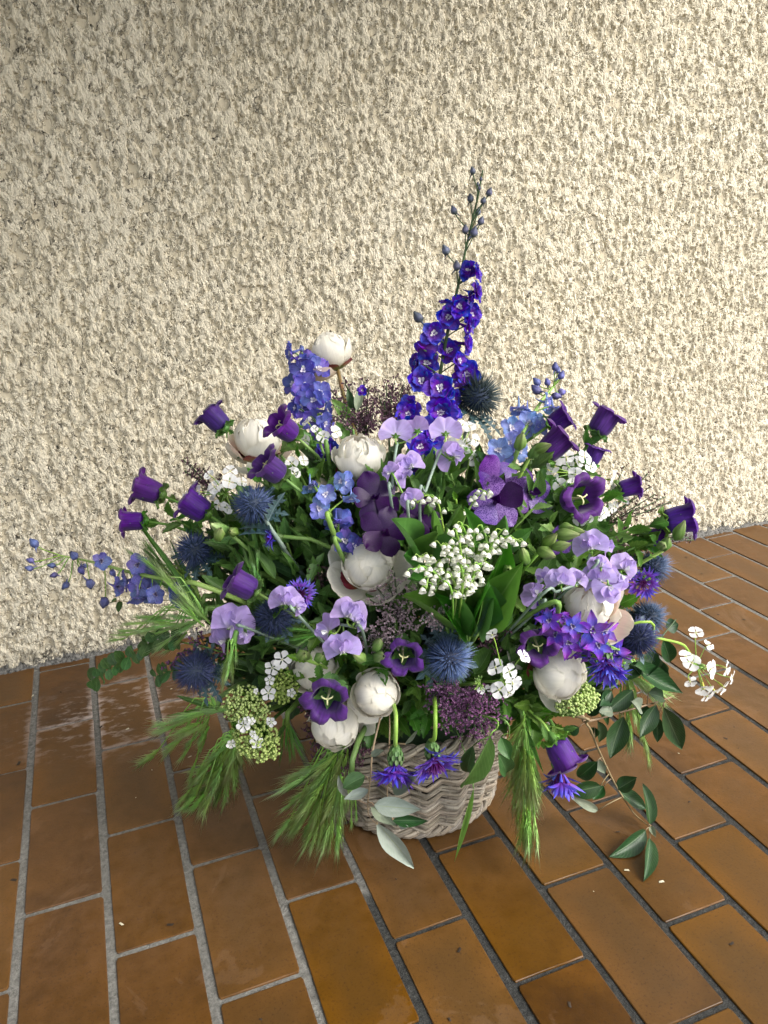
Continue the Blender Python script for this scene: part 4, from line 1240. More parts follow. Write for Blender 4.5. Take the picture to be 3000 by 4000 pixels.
sweet_pea('two pale grey lilac sweet peas beside the lily leaves on the right', [(2080, 2400), (2100, 2350), (2115, 2300)], .05, [(2128, 2248, 40, (-.7, .1, .6), .2), (2078, 2318, 52, (-.2, .6, .7), 1.2)])

# ------------------------------------------------------------------ sea holly
def holly_mesh(mat, seed, n=520):
    rr = random.Random(seed)
    b = MB()
    for k in range(n):
        z = 1 - 1.72 * (k + .5) / n
        a = k * 2.39996
        r_ = math.sqrt(max(0, 1 - z * z))
        d = Vector((r_ * math.cos(a), r_ * math.sin(a), z)) + Vector((rr.uniform(-.13, .13), rr.uniform(-.13, .13), rr.uniform(-.05, .16)))
        d.normalize()
        L = rr.uniform(.74, 1.08) * (1.0 if k % 3 else 1.12)
        b.spike(d * 0.45, d * L + Vector((rr.uniform(-.03, .03), rr.uniform(-.03, .03), 0)), 0.026)
    return b.build('spine', M[mat])


HS = {k: holly_mesh(k, i) for i, k in enumerate(('spine', 'spine_pale', 'spine_dark'))}
b = MB()
b.ball((0, 0, 0), .54, 0, 16, 12, .54)
HC = b.build('core', M['holly_core'])


def bract_mesh(seed):
    rr = random.Random(seed)
    b = MB()
    vs = [Vector((0, 0, 0))]
    L = 1.0
    outl = []
    n = 5
    for k in range(1, n + 1):
        t = k / (n + 1)
        wv = .16 * math.sin(math.pi * t ** .7) + .02
        outl.append((t, wv))
    pts = [(0.05, 0)]
    for t, wv in outl:
        pts += [(wv * .45, t - .05), (wv * 1.7, t + .09)]
    right = pts + [(0.0, 1.12)]
    verts, faces, uv = [], [], []
    nR = len(right)
    for sx in (1, -1):
        for x_, y_ in right:
            verts.append(Vector((sx * x_, y_, .35 * abs(x_) - .25 * y_ * y_)))
            uv.append((.5 + sx * x_ * 1.4, y_ / 1.12))
    mids = []
    for x_, y_ in right:
        verts.append(Vector((0, y_, -.25 * y_ * y_)))
        uv.append((.5, y_ / 1.12))
    for k in range(nR - 1):
        faces.append((2 * nR + k, k, k + 1, 2 * nR + k + 1))
        faces.append((nR + k, 2 * nR + k, 2 * nR + k + 1, nR + k + 1))
    b.add(verts, faces, uv)
    return b.build('bract', M['bract'])


BR = bract_mesh(1)


def sea_holly(label, u, v, off, rpx, mat, d, nb=11, stem=None, smat='stem_grey'):
    p = A(u, v, off)
    r = rpx * mpp(p)
    d = face(*d)
    rt = root()
    T = Thing('sea_holly', label, 'sea holly', rt, 'spiky blue sea hollies')
    F = frame(p, d, None, R.uniform(0, 6), r)
    T.add('core', HC, F)
    T.add('spine', HS[mat], F @ SC(R.uniform(.94, 1.06), R.uniform(.94, 1.06), R.uniform(.95, 1.15)), kind='stuff')
    for k in range(nb):
        T.add('bract', BR, F @ TR(0, 0, -.72) @ RZ(k * 6.283 / nb + R.uniform(-.2, .2)) @ RX(math.radians(R.uniform(-15, 28))) @ TR(0, .2, 0) @ SC(R.uniform(.8, 1.15)))
    pts = stem_pts(p - d * r * .7, d, rt, 12, .3) if stem is None else spline([p - d * r * .7] + stem + [rt], 5)
    T.tube('stem', pts, 0.0027, M[smat], 6)
    for k in range(5):
        q = pts[3 + k]
        T.add('bract', BR, frame(q, (pts[2 + k] - pts[4 + k]), None, R.uniform(0, 6), .04) @ RX(math.radians(R.uniform(10, 60))))


sea_holly('dark spiky sea holly beside the tall delphinium against the wall', 1868, 1552, -.10, 100, 'spine_dark', (.25, .75, .5))
sea_holly('blue sea holly above the purple cornflower at upper left', 988, 1970, .05, 92, 'spine', (-.35, .45, .8), stem=[A(1055, 2060, .05), A(1110, 2140, .03), A(1150, 2200, -.02)])
sea_holly('slate blue sea holly half hidden by green barley at left', 757, 2150, .0, 82, 'spine', (-.2, .6, .75))
sea_holly('large dark blue sea holly on the left above green viburnum', 762, 2622, .04, 98, 'spine', (-.55, .15, .8))
sea_holly('dark blue sea holly under the lilac sweet pea on the left', 1068, 2408, .03, 88, 'spine', (-.1, .2, .95))
sea_holly('pale blue sea holly facing forward beside the purple statice', 1755, 2572, .06, 108, 'spine_pale', (.15, -.1, .98), 14)
sea_holly('dark blue sea holly behind the rightmost cornflower', 2550, 2215, -.03, 76, 'spine', (.6, .35, .7))
sea_holly('upper of two dark sea hollies in a pair on the right', 2532, 2408, -.02, 78, 'spine', (.4, .5, .75))
sea_holly('lower of two dark sea hollies in a pair on the right', 2490, 2490, .03, 92, 'spine', (.25, .3, .9))

# ------------------------------------------------------------------ cornflowers


def ray_mesh(seed):
    rr = random.Random(seed)
    b = MB()
    b.tube([Vector((0, 0, 0)), Vector((0, .25, .02)), Vector((0, .48, .0))], [.03, .035, .06], 5)
    for k in range(5):
        a = (k - 2) * .42 + rr.uniform(-.1, .1)
        s_ = sheet(rr.uniform(.5, .66), .12, P_lance, 2, 4, .2, rr.uniform(-.9, .4), .1, 0, 1, 0, k)
        b.add(s_.v, s_.f, s_.uv, 0, TR(0, .45, 0) @ RZ(-a) @ RX(rr.uniform(-.25, .35)))
    return b.build('ray_floret', M['ray'])


RAYS = [ray_mesh(k) for k in range(4)]
b = MB()
rr = random.Random(4)
for k in range(34):
    a, t = k * 2.4, math.sqrt((k + .5) / 34) * .6
    d_ = Vector((math.sin(t) * math.cos(a), math.sin(t) * math.sin(a), math.cos(t)))
    b.tube([Vector((0, 0, .0)) + d_ * .05, d_ * .4, d_ * .62 + Vector((rr.uniform(-.05, .05), rr.uniform(-.05, .05), 0))], [.022, .024, .016], 4)
CENT = b.build('disc_florets', M['floret'])
b = MB()
b.grid(lambda u, v: Vector((.24 * math.sin(math.pi * (.12 + .72 * v)) * math.cos(6.28318 * u), .24 * math.sin(math.pi * (.12 + .72 * v)) * math.sin(6.28318 * u), -.62 + .66 * v)), 12, 8, 0, True)
INV = b.build('involucre', M['involucre'])
SCALE = sheet(.26, .15, P_leaf, 2, 4, -.3, .35, 0, 0, 1, 0, 1).build('scale', M['involucre'])


def cornflower(label, u, v, off, rpx, d, spread=62, n=11, stem=None, smat='stem'):
    p = A(u, v, off)
    r = rpx * mpp(p)
    d = face(*d)
    rt = root()
    T = Thing('cornflower', label, 'cornflower', rt, 'violet blue cornflowers')
    F = frame(p, d, None, R.uniform(0, 6), r)
    inv = T.add('involucre', INV, F)
    for row in range(4):
        for k in range(8):
            z = -.52 + row * .14
            rad = .24 * math.sin(math.pi * (.12 + .72 * ((z + .62) / .66)))
            T.add('scale', SCALE, F @ RZ(k * .785 + row * .39) @ TR(0, rad, z) @ RX(math.radians(80)), inv)
    for k in range(n):
        sp_ = math.radians(90 - spread + R.uniform(-16, 16))
        T.add('ray_floret', RAYS[R.randrange(4)], F @ RZ(k * 6.283 / n + R.uniform(-.15, .15)) @ RX(sp_) @ SC(R.uniform(.88, 1.12)))
    T.add('disc_florets', CENT, F)
    pe = p - d * r * .6
    pts = spline([pe] + stem + [rt], 6) if stem else stem_pts(pe, d, rt, 12, .3)
    T.tube('stem', pts, 0.0028, M[smat], 7)
    return T


cornflower('violet cornflower hanging straight down over the basket front', 1545, 2978, .12, 112, (0, -.92, .3), 42, 14, [A(1545, 2900, .12), A(1547, 2800, .10), A(1542, 2735, .01)], 'stem_bright')
cornflower('violet cornflower drooping sideways over the right of the basket front', 1693, 2955, .12, 112, (.15, -.75, .62), 62, 12, [A(1698, 2880, .12), A(1700, 2780, .10), A(1696, 2715, .01)], 'stem_bright')
cornflower('violet cornflower peeping out behind the left lilac sweet pea', 1172, 2318, .05, 68, (.25, .1, .95), 72, 12)
cornflower('blue fringed cornflower hanging below the violet delphinium at right', 2362, 2568, .09, 118, (.0, -.85, .45), 38, 13)
cornflower('blue cornflower fringe hanging behind the lowest violet bell', 2190, 3000, .055, 125, (.02, -.98, .1), 30, 13)
cornflower('rightmost dark blue cornflower in front of the sea holly', 2508, 2270, .03, 72, (-.1, -.4, .9), 66, 12)
cornflower('small purple cornflower seen from the side under the upper left sea holly', 1072, 2098, .04, 56, (-.95, -.05, .25), 52, 11)

# ------------------------------------------------------------------ orchids
OR = {}
for nm in ('orchid', 'orchid_deep', 'orchid_lilac'):
    OR[nm] = [sheet(1, w_, P_obov, 8, 8, -0.06, c, 0.04, 0.05, 1.3, 0, k).build('petal', M[nm]) for k, (w_, c) in enumerate(((.86, .8), (.80, -.6), (.92, .4)))]
LIP = sheet(.5, .38, P_obov, 5, 6, .5, 1.0, .2, .06, 2, 0, 2)


def orchid(label, u, v, off, rpx, d, mats, roll, skip=()):
    p = A(u, v, off)
    r = rpx * mpp(p)
    d = face(*d)
    rt = root()
    T = Thing('orchid', label, 'orchid', rt, 'purple orchids')
    F = frame(p, d, None, roll, r)
    for k in range(5):
        if k in skip:
            continue
        s_ = .94 if k in (1, 4) else 1.0
        T.add('petal', OR[mats[k % len(mats)]][R.randrange(3)], F @ RZ(k * 1.2566) @ TR(0, .05, .03 * (k % 2)) @ RX(math.radians(R.uniform(0, 16))) @ SC(s_))
    b = MB()
    b.add(LIP.v, LIP.f, LIP.uv, 0, RZ(math.pi) @ TR(0, 0, .08) @ RX(math.radians(35)))
    b.tube([Vector((0, 0, 0)), Vector((0, .03, .14)), Vector((0, 0, .25))], [.07, .08, .04], 7, caps=True)
    T.add('lip', b.build('lip', M['orchid_deep']), F)
    T.tube('stem', stem_pts(p, d, rt, 10, .3), 0.003, M['stem'], 6)


orchid('big lilac orchid with dark netted veins on the upper right', 1945, 1880, .01, 112, (.1, .25, .95), ('orchid_lilac', 'orchid_lilac', 'orchid', 'orchid', 'orchid_lilac'), .5)
orchid('dark netted purple orchid below the lilac one on the right', 1935, 1965, .03, 118, (-.1, .2, .95), ('orchid', 'orchid', 'orchid_deep'), 2.6)
orchid('netted violet orchid edge on at the right of the green bud shoot', 2062, 1925, .0, 100, (.6, .1, .75), ('orchid',), 1.2)
orchid('upright deep purple orchid just under the upper middle peony', 1462, 1945, .02, 106, (.1, .25, .95), ('orchid_deep',), .35)
orchid('deep purple orchid above the large ivory peony in the middle', 1500, 2075, .05, 104, (.1, -.1, .98), ('orchid_deep',), 1.0)
orchid('small netted violet orchid among green shoots right of the lily bells', 2185, 2112, .03, 62, (.2, .0, .95), ('orchid',), .2)
orchid('shaded purple orchid behind the small bells in the middle', 1640, 2020, .0, 90, (-.1, .2, .95), ('orchid_deep',), 2.0)

# ------------------------------------------------------------------ lily of the valley


def lbell(u, v):
    phi = 6.28318 * u
    lobe = abs(math.cos(3 * phi)) ** .8
    if v < .7:
        t = v / .7
        r = .5 * math.sin(math.pi * (.08 + .52 * t)) ** .8
        z = t * .75
    else:
        t = (v - .7) / .3
        r = .47 + .18 * t ** 1.4 * (.2 + lobe)
        z = .75 + .14 * t * (.4 + .6 * lobe) - .09 * t * t * lobe
    return Vector((r * math.cos(phi), r * math.sin(phi), z))


LB = MB().grid(lbell, 18, 8, 0, True).build('bell', M['lily'])


def lily(label, path, off, n, rpx=17, t0=.25):
    rt = BC + Vector((.05 + R.uniform(-.02, .02), -.03, .165))
    T = Thing('lily_of_the_valley', label, 'lily of the valley', rt, 'lily of the valley sprays')
    pts = spline([A(u, v, off - .01 * k) for k, (u, v) in enumerate(path)] + [rt], 6)
    m_ = (len(path) - 1) * 6
    T.tube('stem', pts, 0.0013, M['stem_bright'], 5)
    for k in range(n):
        t = (k + .3) / n
        i = t * m_
        q = pts[int(i)].lerp(pts[int(i) + 1], i - int(i))
        s_ = mpp(q)
        side = 1 if k % 2 else -1
        c = q + face(side * R.uniform(.5, 1), R.uniform(-.3, .5), R.uniform(.2, 1.0)) * (R.uniform(18, 32) * s_)
        dn = face(R.uniform(-.5, .5), -1, R.uniform(.0, .7))
        sz = rpx * s_ * 1.25 * R.uniform(.85, 1.12)
        T.add('bell', LB, frame(c, dn, None, R.uniform(0, 6), sz))
        T.tube('pedicel', bez(q, q + Vector((0, 0, 10 * s_)) + (c - q) * .4, c - dn * 14 * s_, c, 4), 0.0007, M['stem_bright'], 4)


LP = [([(1800, 2040), (1822, 2100), (1820, 2200), (1790, 2330)], 12), ([(1880, 2050), (1900, 2120), (1870, 2230), (1810, 2350)], 11), ([(2035, 2115), (1975, 2100), (1920, 2150), (1850, 2260), (1810, 2370)], 14),
      ([(1960, 2070), (1930, 2110), (1890, 2190), (1830, 2300)], 9), ([(1720, 2130), (1765, 2140), (1800, 2220), (1800, 2350)], 12), ([(1635, 2175), (1680, 2180), (1740, 2240), (1780, 2360)], 10),
      ([(1612, 2225), (1660, 2215), (1720, 2260), (1770, 2370)], 9), ([(1665, 2300), (1680, 2240), (1730, 2230), (1780, 2340)], 9), ([(1700, 2310), (1720, 2260), (1760, 2270), (1790, 2370)], 8),
      ([(1800, 2290), (1790, 2220), (1790, 2180), (1810, 2350)], 8), ([(1740, 2160), (1760, 2180), (1780, 2260), (1800, 2360)], 11), ([(1850, 2080), (1850, 2150), (1830, 2240), (1810, 2350)], 12),
      ([(1780, 2070), (1800, 2150), (1800, 2250), (1800, 2360)], 10), ([(1905, 2150), (1870, 2190), (1840, 2260), (1805, 2360)], 9)]
LLB = ['second from the top of the white mass', 'with its tip touching the green leaf right of the mass', 'reaching furthest right', 'at the upper right of the mass', 'at the left middle of the mass', 'reaching out towards the big ivory peony', 'lowest towards the big ivory peony', 'drooping over the lower left leaf', 'drooping at the bottom of the mass', 'hanging over the cupped middle leaf', 'in the dense middle of the mass', 'dense in the upper middle of the mass', 'with the topmost bells in the middle of the mass', 'curving over the right hand leaves']
for k, (pa, n) in enumerate(LP):
    lily('lily of the valley spray ' + LLB[k], pa, .115 + R.uniform(-.01, .02), n + 1, 18.5)
lily('small white lily of the valley spray hanging over the dark orchid', [(1630, 1965), (1660, 1935), (1710, 1965), (1740, 2100), (1790, 2300)], .06, 16, 16)
lily('small white lily of the valley spray hanging over the netted orchid', [(1905, 1930), (1880, 1925), (1840, 1975), (1800, 2080), (1790, 2300)], .06, 15, 16)
LLV = [((1610, 2165), (1572, 2022), 92), ((1690, 2180), (1686, 2052), 84), ((1745, 2120), (1722, 1985), 48), ((1645, 2215), (1532, 2212), 64), ((1655, 2260), (1570, 2275), 46), ((1765, 2345), (1742, 2222), 100), ((1745, 2450), (1622, 2306), 104), ((1800, 2470), (1812, 2302), 84), ((1880, 2440), (2070, 2165), 118), ((1880, 2350), (2000, 2140), 90), ((1980, 2175), (2125, 2102), 66), ((1840, 2470), (1880, 2230), 90), ((1830, 2440), (1930, 2270), 110), ((1760, 2360), (1860, 2290), 70), ((1700, 2200), (1790, 2080), 60), ((1870, 2130), (1830, 1990), 50), ((1980, 2120), (2010, 1985), 46), ((1820, 2480), (1730, 2330), 80), ((1870, 2470), (1960, 2320), 100), ((1745, 2050), (1790, 1950), 40)]
for k, (p0, p1, wd) in enumerate(LLV):
    if k % 5 == 0:
        lab = ['broad green lily leaves fanning around the left of the white bells', 'cupped green lily leaves below the white bells', 'tall broad lily leaves on the right of the white bells', 'narrow lily leaves standing behind the white bells'][k // 5]
        rt = BC + Vector((.05, -.04, .165))
        T = Thing('lily_leaves', lab, 'leaves', rt, 'lily of the valley leaves')
    pb, pt = A(p0[0], p0[1], .05), A(p1[0], p1[1], .10)
    leaf(T, pb, pt, wd * mpp(pt) * 1.6, 'lily', 'leaf_lily', face(R.uniform(-.5, .5), R.uniform(.2, .7), .8))
    T.tube('stem', bez(pb, pb - (pt - pb) * .3, rt + Vector((0, 0, .05)), rt, 6), 0.0022, M['stem'], 6)

# ------------------------------------------------------------------ white dame's rocket
WP = [sheet(1, 1.15, P_claw, 4, 5, .06, c, .03, .05, 1.5, 0, k).build('petal', M['white']) for k, c in enumerate((-.25, .2, -.5))]
b = MB()
b.tube([Vector((0, 0, -.75)), Vector((0, 0, -.3)), Vector((0, 0, .0))], [.1, .13, .07], 6, caps=True)
b.ball((0, 0, .03), .09, 0, 6, 4)
WF = b.build('floret', M['yellow'])
b = MB()
b.grid(lambda u, v: Vector((.28 * math.sin(math.pi * min(.96, .1 + .9 * v)) * math.cos(6.28318 * u), .28 * math.sin(math.pi * min(.96, .1 + .9 * v)) * math.sin(6.28318 * u), 1.3 * v)), 7, 6, 0, True)
WB = b.build('bud', M['bud_green'])


def rocket(label, hub, off, fl, nb, rpx=27, stem=None, smat='stem_bright'):
    ph = A(hub[0], hub[1], off)
    rt = root()
    T = Thing('dames_rocket', label, 'white flower', rt, 'white four petalled flower heads')
    pts = spline([ph] + [A(u, v, off) for u, v in stem] + [rt], 6) if stem else stem_pts(ph, (ph - BC - Vector((0, 0, .2))).normalized(), rt, 10, .3)
    T.tube('stem', pts, 0.0020, M[smat], 6)
    s_ = mpp(ph)
    for a in fl:
        u, v = a[:2]
        p = A(u, v, off + R.uniform(.0, .03))
        r = (a[2] if len(a) > 2 else rpx) * s_ * 1.12
        dx, dy = (u - hub[0]) / 90, -(v - hub[1]) / 90
        d = face(dx * .7 + R.uniform(-.35, .35), dy * .7 + R.uniform(-.3, .35), .75)
        F = frame(p, d, None, R.uniform(0, 1.5), r)
        fl_ = T.add('floret', WF, F)
        for k in range(4):
            T.add('petal', WP[R.randrange(3)], F @ RZ(k * 1.5708 + R.uniform(-.15, .15)) @ TR(0, .03, 0) @ RX(math.radians(R.uniform(-8, 22))), fl_)
        q = p - d * r * .7
        T.tube('pedicel', bez(q, q - d * r * .6, ph + (p - ph) * .3, ph, 5), 0.0008, M[smat], 4)
    for k in range(nb):
        a = R.uniform(0, 6.28)
        d = face(math.cos(a), math.sin(a), R.uniform(.2, 1.2))
        q = ph + d * R.uniform(8, 26) * s_
        T.add('bud', WB, frame(q, d, None, 0, R.uniform(9, 13) * s_))
        T.tube('pedicel', [ph, ph.lerp(q, .6), q], 0.0007, M[smat], 4)


def zi(L, x0, y0, s): return [(x0 + s * a[0], y0 + s * a[1]) + tuple(a[2:]) for a in L]


rocket('white flower head with the largest florets beside the forward facing thistle', (1972, 2660), .09, zi([(205, 915, 32), (285, 940, 28), (305, 1012, 26), (225, 1048, 30), (285, 1065, 24), (372, 850, 26), (330, 1000, 20), (185, 725, 24), (180, 1040, 22)], 1800, 2000, .6631), 14)
rocket('white buds and florets left under the large white flower head', (1872, 2670), .09, zi([(120, 1050, 14)], 1800, 2000, .6631), 14, 14)
rocket('white flower head reaching out alone over the tiles at far right', (2720, 2600), .03, zi([(1385, 712, 26), (1462, 782, 20), (1362, 888, 30), (1325, 850, 24), (1470, 925, 36), (1562, 918, 30), (1548, 1030, 34), (1432, 1040, 34), (1598, 975, 26), (1450, 1085, 26), (1350, 1000, 24), (1500, 1060, 28)], 1800, 2000, .6631), 24, 28, [(2690, 2545), (2660, 2515), (2560, 2490), (2420, 2450)])
rocket('white flower head above the upper left sea holly', (880, 1925), .02, zi([(910, 835, 28), (1030, 790, 28), (882, 890, 26), (870, 740, 22), (682, 912, 22), (770, 870, 24), (1010, 1000, 24), (945, 985, 22), (1035, 708, 26), (1130, 790, 20)], 400, 1500, .4822), 22)
rocket('white flower head at the upper right beside the open violet bell', (2240, 1850), -.02, zi([(682, 640, 30), (602, 695, 28), (650, 830, 28), (990, 790, 34), (742, 752, 26), (802, 640, 26), (780, 770, 26), (700, 700, 24), (840, 700, 24), (600, 760, 22), (760, 670, 22), (560, 720, 22), (720, 810, 24)], 1800, 1400, .6028), 22)
rocket('white flower head just below the open violet bell at upper right', (2320, 2000), -.02, zi([(902, 1010, 26), (850, 1012, 26), (770, 1042, 26), (962, 980, 24), (1050, 910, 26), (930, 1000, 20), (820, 1030, 22), (580, 1000, 24), (1000, 960, 20)], 1800, 1400, .6028), 14)
rocket('white flowers behind the two tall lilac sweet peas', (1810, 1740), -.05, zi([(1360, 890, 26), (1422, 862, 24), (1345, 935, 24), (1412, 980, 28), (1380, 770, 26), (1270, 885, 22), (1300, 860, 22), (1340, 760, 22), (1320, 900, 22)], 1000, 1200, .6028), 6, 24)
rocket('few white florets at the foot of the left blue delphinium', (1250, 1730), -.01, zi([(435, 838, 24), (515, 808, 24), (330, 740, 20), (322, 862, 22), (380, 790, 14)], 1000, 1200, .6028), 4, 22)
rocket('white florets hidden in the leaves under the upper left violet bells', (1160, 1830), -.01, [(1140, 1810, 24), (1185, 1800, 20), (1150, 1850, 22)], 6, 22)

# ------------------------------------------------------------------ viburnum


def viburnum(label, u, v, off, ax, ay, n, fl, d, leaves=()):
    p = A(u, v, off)
    s_ = mpp(p)
    d = face(*d)
    rt = root()
    T = Thing('viburnum', label, 'viburnum', rt, 'green viburnum heads')
    F = frame(p, d, None, 0, 1)
    rr = random.Random(int(u))
    b, c = MB(), MB()
    for k in range(n):
        r_, a = math.sqrt((k + .5) / n), k * 2.39996 + rr.uniform(-.2, .2)
        r_ *= 1 + .12 * math.sin(3 * a + u) + rr.uniform(-.05, .05)
        q = Vector((r_ * math.cos(a) * ax * s_, r_ * math.sin(a) * ay * s_, (1 - r_ * r_) * .45 * ax * s_ + rr.uniform(-.006, .006)))
        sz = rr.uniform(4.6, 7.2) * s_
        b.ball(q, sz, 0, 6, 4, sz * 1.15)
        if k % 3 == 0:
            c.tube([q, q * .6 + Vector((0, 0, -.012)), Vector((q.x * .2, q.y * .2, -.03))], .0008, 3)
    T.add('bud', b.build('bud', M['viburnum']), F, kind='stuff')
    T.add('stalk', c.build('stalk', M['stem_bright']), F, kind='stuff')
    for a in fl:
        q = A(a[0], a[1], off + .02)
        dd = face(R.uniform(-.3, .3), R.uniform(-.2, .4), .9)
        r = a[2] * mpp(q)
        FF = frame(q, dd, None, R.uniform(0, 1), r)
        f_ = T.add('floret', WF, FF @ SC(.6))
        for k in range(5):
            T.add('petal', WP[R.randrange(3)], FF @ RZ(k * 1.2566) @ TR(0, .03, 0) @ RX(math.radians(R.uniform(-5, 15))) @ SC(.72, 1, 1), f_)
    T.tube('stem', stem_pts(p - d * .02, d, rt, 10, .3), 0.0026, M['stem'], 6)
    for (b0, b1, wd) in leaves:
        q0, q1 = A(b0[0], b0[1], off - .02), A(b1[0], b1[1], off + .01)
        leaf(T, q0, q1, wd * s_, 'tooth', 'leaf')


viburnum('green budded viburnum head under the large left sea holly', 958, 2755, .05, 92, 76, 260, [(1000, 2700, 12)], (-.2, 0, .95), [((1050, 2860), (870, 2815), 70)])
viburnum('lowest green viburnum head with white florets above the left barley', 1010, 2890, .06, 92, 92, 300, zi([(830, 615, 28), (925, 735, 26), (1030, 590, 22), (742, 750, 20), (900, 675, 14), (860, 580, 18), (890, 585, 16)], 500, 2500, .5425), (-.1, -.2, .95), [((930, 2850), (860, 2830), 60)])
viburnum('shaded viburnum head with white florets beside the half hidden peony', 1108, 2680, .02, 56, 74, 170, zi([(1110, 140, 36), (1040, 200, 32), (1010, 382, 30), (1020, 290, 20), (1175, 380, 18)], 500, 2500, .5425), (-.1, .1, .95))
viburnum('green viburnum head under the round white peony bud on the right', 2252, 2728, .04, 92, 72, 280, [], (.3, -.2, .9))

# ------------------------------------------------------------------ statice


def statice(label, mat, hub, tips, off, n, spread, sz, smat='stem_dark', seed=1):
    rt = root()
    T = Thing('statice', label, 'statice', rt, 'sprays of statice')
    rr = random.Random(seed)
    ph = A(hub[0], hub[1], off - .05)
    b, c = MB(), MB()
    c.tube([x - ph for x in stem_pts(ph, (ph - BC - Vector((0, 0, .15))).normalized(), rt, 6, .2)], .0016, 5)
    per = max(4, n // len(tips))
    for (u, v) in tips:
        pt = A(u, v, off + rr.uniform(-.02, .03)) - ph
        s_ = mpp(pt + ph)
        main = bez(Vector((0, 0, 0)), pt * .35 + Vector((rr.uniform(-.01, .01), rr.uniform(-.01, .01), .01)), pt * .7, pt, 6)
        c.tube(main, .0009, 4)
        for k in range(per):
            t = .35 + .68 * (k + rr.random()) / per
            q0 = pt * min(1, t)
            br = Vector((rr.gauss(0, 1), rr.gauss(0, 1), rr.gauss(0, 1))) * spread * s_ * .55
            q1 = q0 + br
            if k % 4 == 0:
                c.tube([q0, q0.lerp(q1, .5) + Vector((0, 0, .002)), q1], .0005, 3)
            for e in range(3):
                dd = (br.normalized() + pt.normalized() * .8 + Vector((rr.uniform(-.6, .6), rr.uniform(-.6, .6), rr.uniform(-.2, .8)))).normalized()
                o_ = q0.lerp(q1, .5 + .25 * e)
                z_ = sz * s_ * rr.uniform(.7, 1.25)
                x_ = dd.cross(Vector((.3, .2, .9))).normalized()
                y_ = dd.cross(x_)
                vs = [o_]
                for j in range(5):
                    a = j * 1.2566
                    vs.append(o_ + dd * z_ + (x_ * math.cos(a) + y_ * math.sin(a)) * z_ * .62)
                fs = [(0, 1 + j, 1 + (j + 1) % 5) for j in range(5)]
                b.add(vs, fs, [(0, 0)] * 6)
    T.add('floret', b.build('floret', M[mat]), Matrix.Translation(ph), kind='stuff')
    T.add('branch', c.build('branch', M[smat]), Matrix.Translation(ph))


def fan(cx, cy, rx, ry, n, seed):
    rr = random.Random(seed)
    o_ = []
    for k in range(n):
        r_, a = math.sqrt((k + .5) / n), k * 2.4 + rr.uniform(-.3, .3)
        o_.append((cx + rx * r_ * math.cos(a), cy + ry * r_ * math.sin(a)))
    return o_


statice('pale pink statice spray below the big ivory peony in the middle', 'statice_pink', (1560, 2440), fan(1540, 2370, 110, 150, 20, 1), .03, 420, 26, 7, 'stem_dark', 1)
statice('pink statice tuft left under the pale pink middle spray', 'statice_pink', (1500, 2540), fan(1480, 2480, 90, 70, 12, 2), .02, 200, 24, 6.5, 'stem_dark', 2)
statice('pale pink statice sprig in front of the lily leaves', 'statice_pink', (1730, 2480), [(1660, 2400), (1690, 2378), (1720, 2375), (1745, 2362), (1680, 2400), (1650, 2420)], .07, 110, 14, 7, 'stem_grey', 3)
statice('purple statice spray hanging over the right of the basket rim', 'statice_purple', (1830, 2720), fan(1850, 2790, 150, 130, 26, 4), .06, 560, 28, 7.5, 'stem_dark', 4)
statice('purple statice spray under the pale forward facing sea holly', 'statice_purple', (1760, 2690), fan(1730, 2740, 80, 110, 14, 5), .06, 280, 24, 7, 'stem_dark', 5)
statice('dark pink statice spray behind the tall peony stem against the wall', 'statice_dark', (1430, 1720), [(1290, 1520), (1310, 1560), (1350, 1500), (1420, 1490), (1410, 1540), (1440, 1520), (1460, 1570), (1340, 1600), (1380, 1620), (1300, 1620), (1400, 1590), (1450, 1640), (1340, 1660), (1440, 1600)], -.10, 420, 30, 7, 'stem_dark', 6)
statice('dark pink statice spray touching the tall delphinium on its left', 'statice_dark', (1520, 1720), [(1510, 1500), (1540, 1490), (1580, 1495), (1600, 1520), (1560, 1530), (1530, 1550), (1500, 1570), (1560, 1590), (1590, 1560), (1480, 1540), (1510, 1620), (1550, 1640), (1480, 1640)], -.10, 400, 30, 7, 'stem_dark', 7)
statice('thin brown statice spray reaching over the wall at right', 'statice_brown', (2330, 2080), [(2390, 1890), (2440, 1820), (2490, 1870), (2530, 1850), (2540, 1900), (2480, 1940), (2560, 1930), (2600, 1940), (2620, 1960), (2500, 1980), (2460, 2000), (2560, 1985), (2420, 2020)], -.08, 200, 18, 6, 'stem_dark', 8)
statice('brown statice spray ending in front of the wall foot on the right', 'statice_brown', (2400, 2120), [(2520, 2080), (2590, 2100), (2640, 2090), (2690, 2100), (2710, 2110), (2450, 2060), (2600, 2080), (2420, 2180), (2450, 2150)], -.06, 150, 18, 6, 'stem_dark', 9)
statice('dark statice twig above the white florets at upper left', 'statice_dark', (830, 1920), [(715, 1795), (720, 1840), (745, 1815), (770, 1830), (795, 1830), (800, 1850), (740, 1850), (870, 1865), (790, 1910)], -.04, 120, 14, 6, 'stem_dark', 10)
statice('mauve statice bits behind the large left sea holly', 'statice_purple', (820, 2560), [(660, 2590), (690, 2560), (640, 2600), (720, 2540), (750, 2500), (770, 2470), (700, 2590), (860, 2540), (880, 2560)], -.01, 130, 18, 7, 'stem_dark', 11)
statice('mauve statice tuft hanging under the smooth white peony bud', 'statice_dark', (1260, 2850), [(1200, 2860), (1190, 2770), (1215, 2920), (1240, 2950), (1250, 2900), (1230, 2980), (1200, 2800), (1180, 2760)], .02, 140, 22, 7, 'stem_dark', 12)
statice('mauve statice tuft against the left of the basket', 'statice_dark', (1400, 2900), [(1350, 2990), (1380, 3000), (1420, 2970), (1360, 2960), (1400, 2940), (1440, 2930), (1340, 3020)], .06, 140, 20, 7, 'stem_dark', 13)
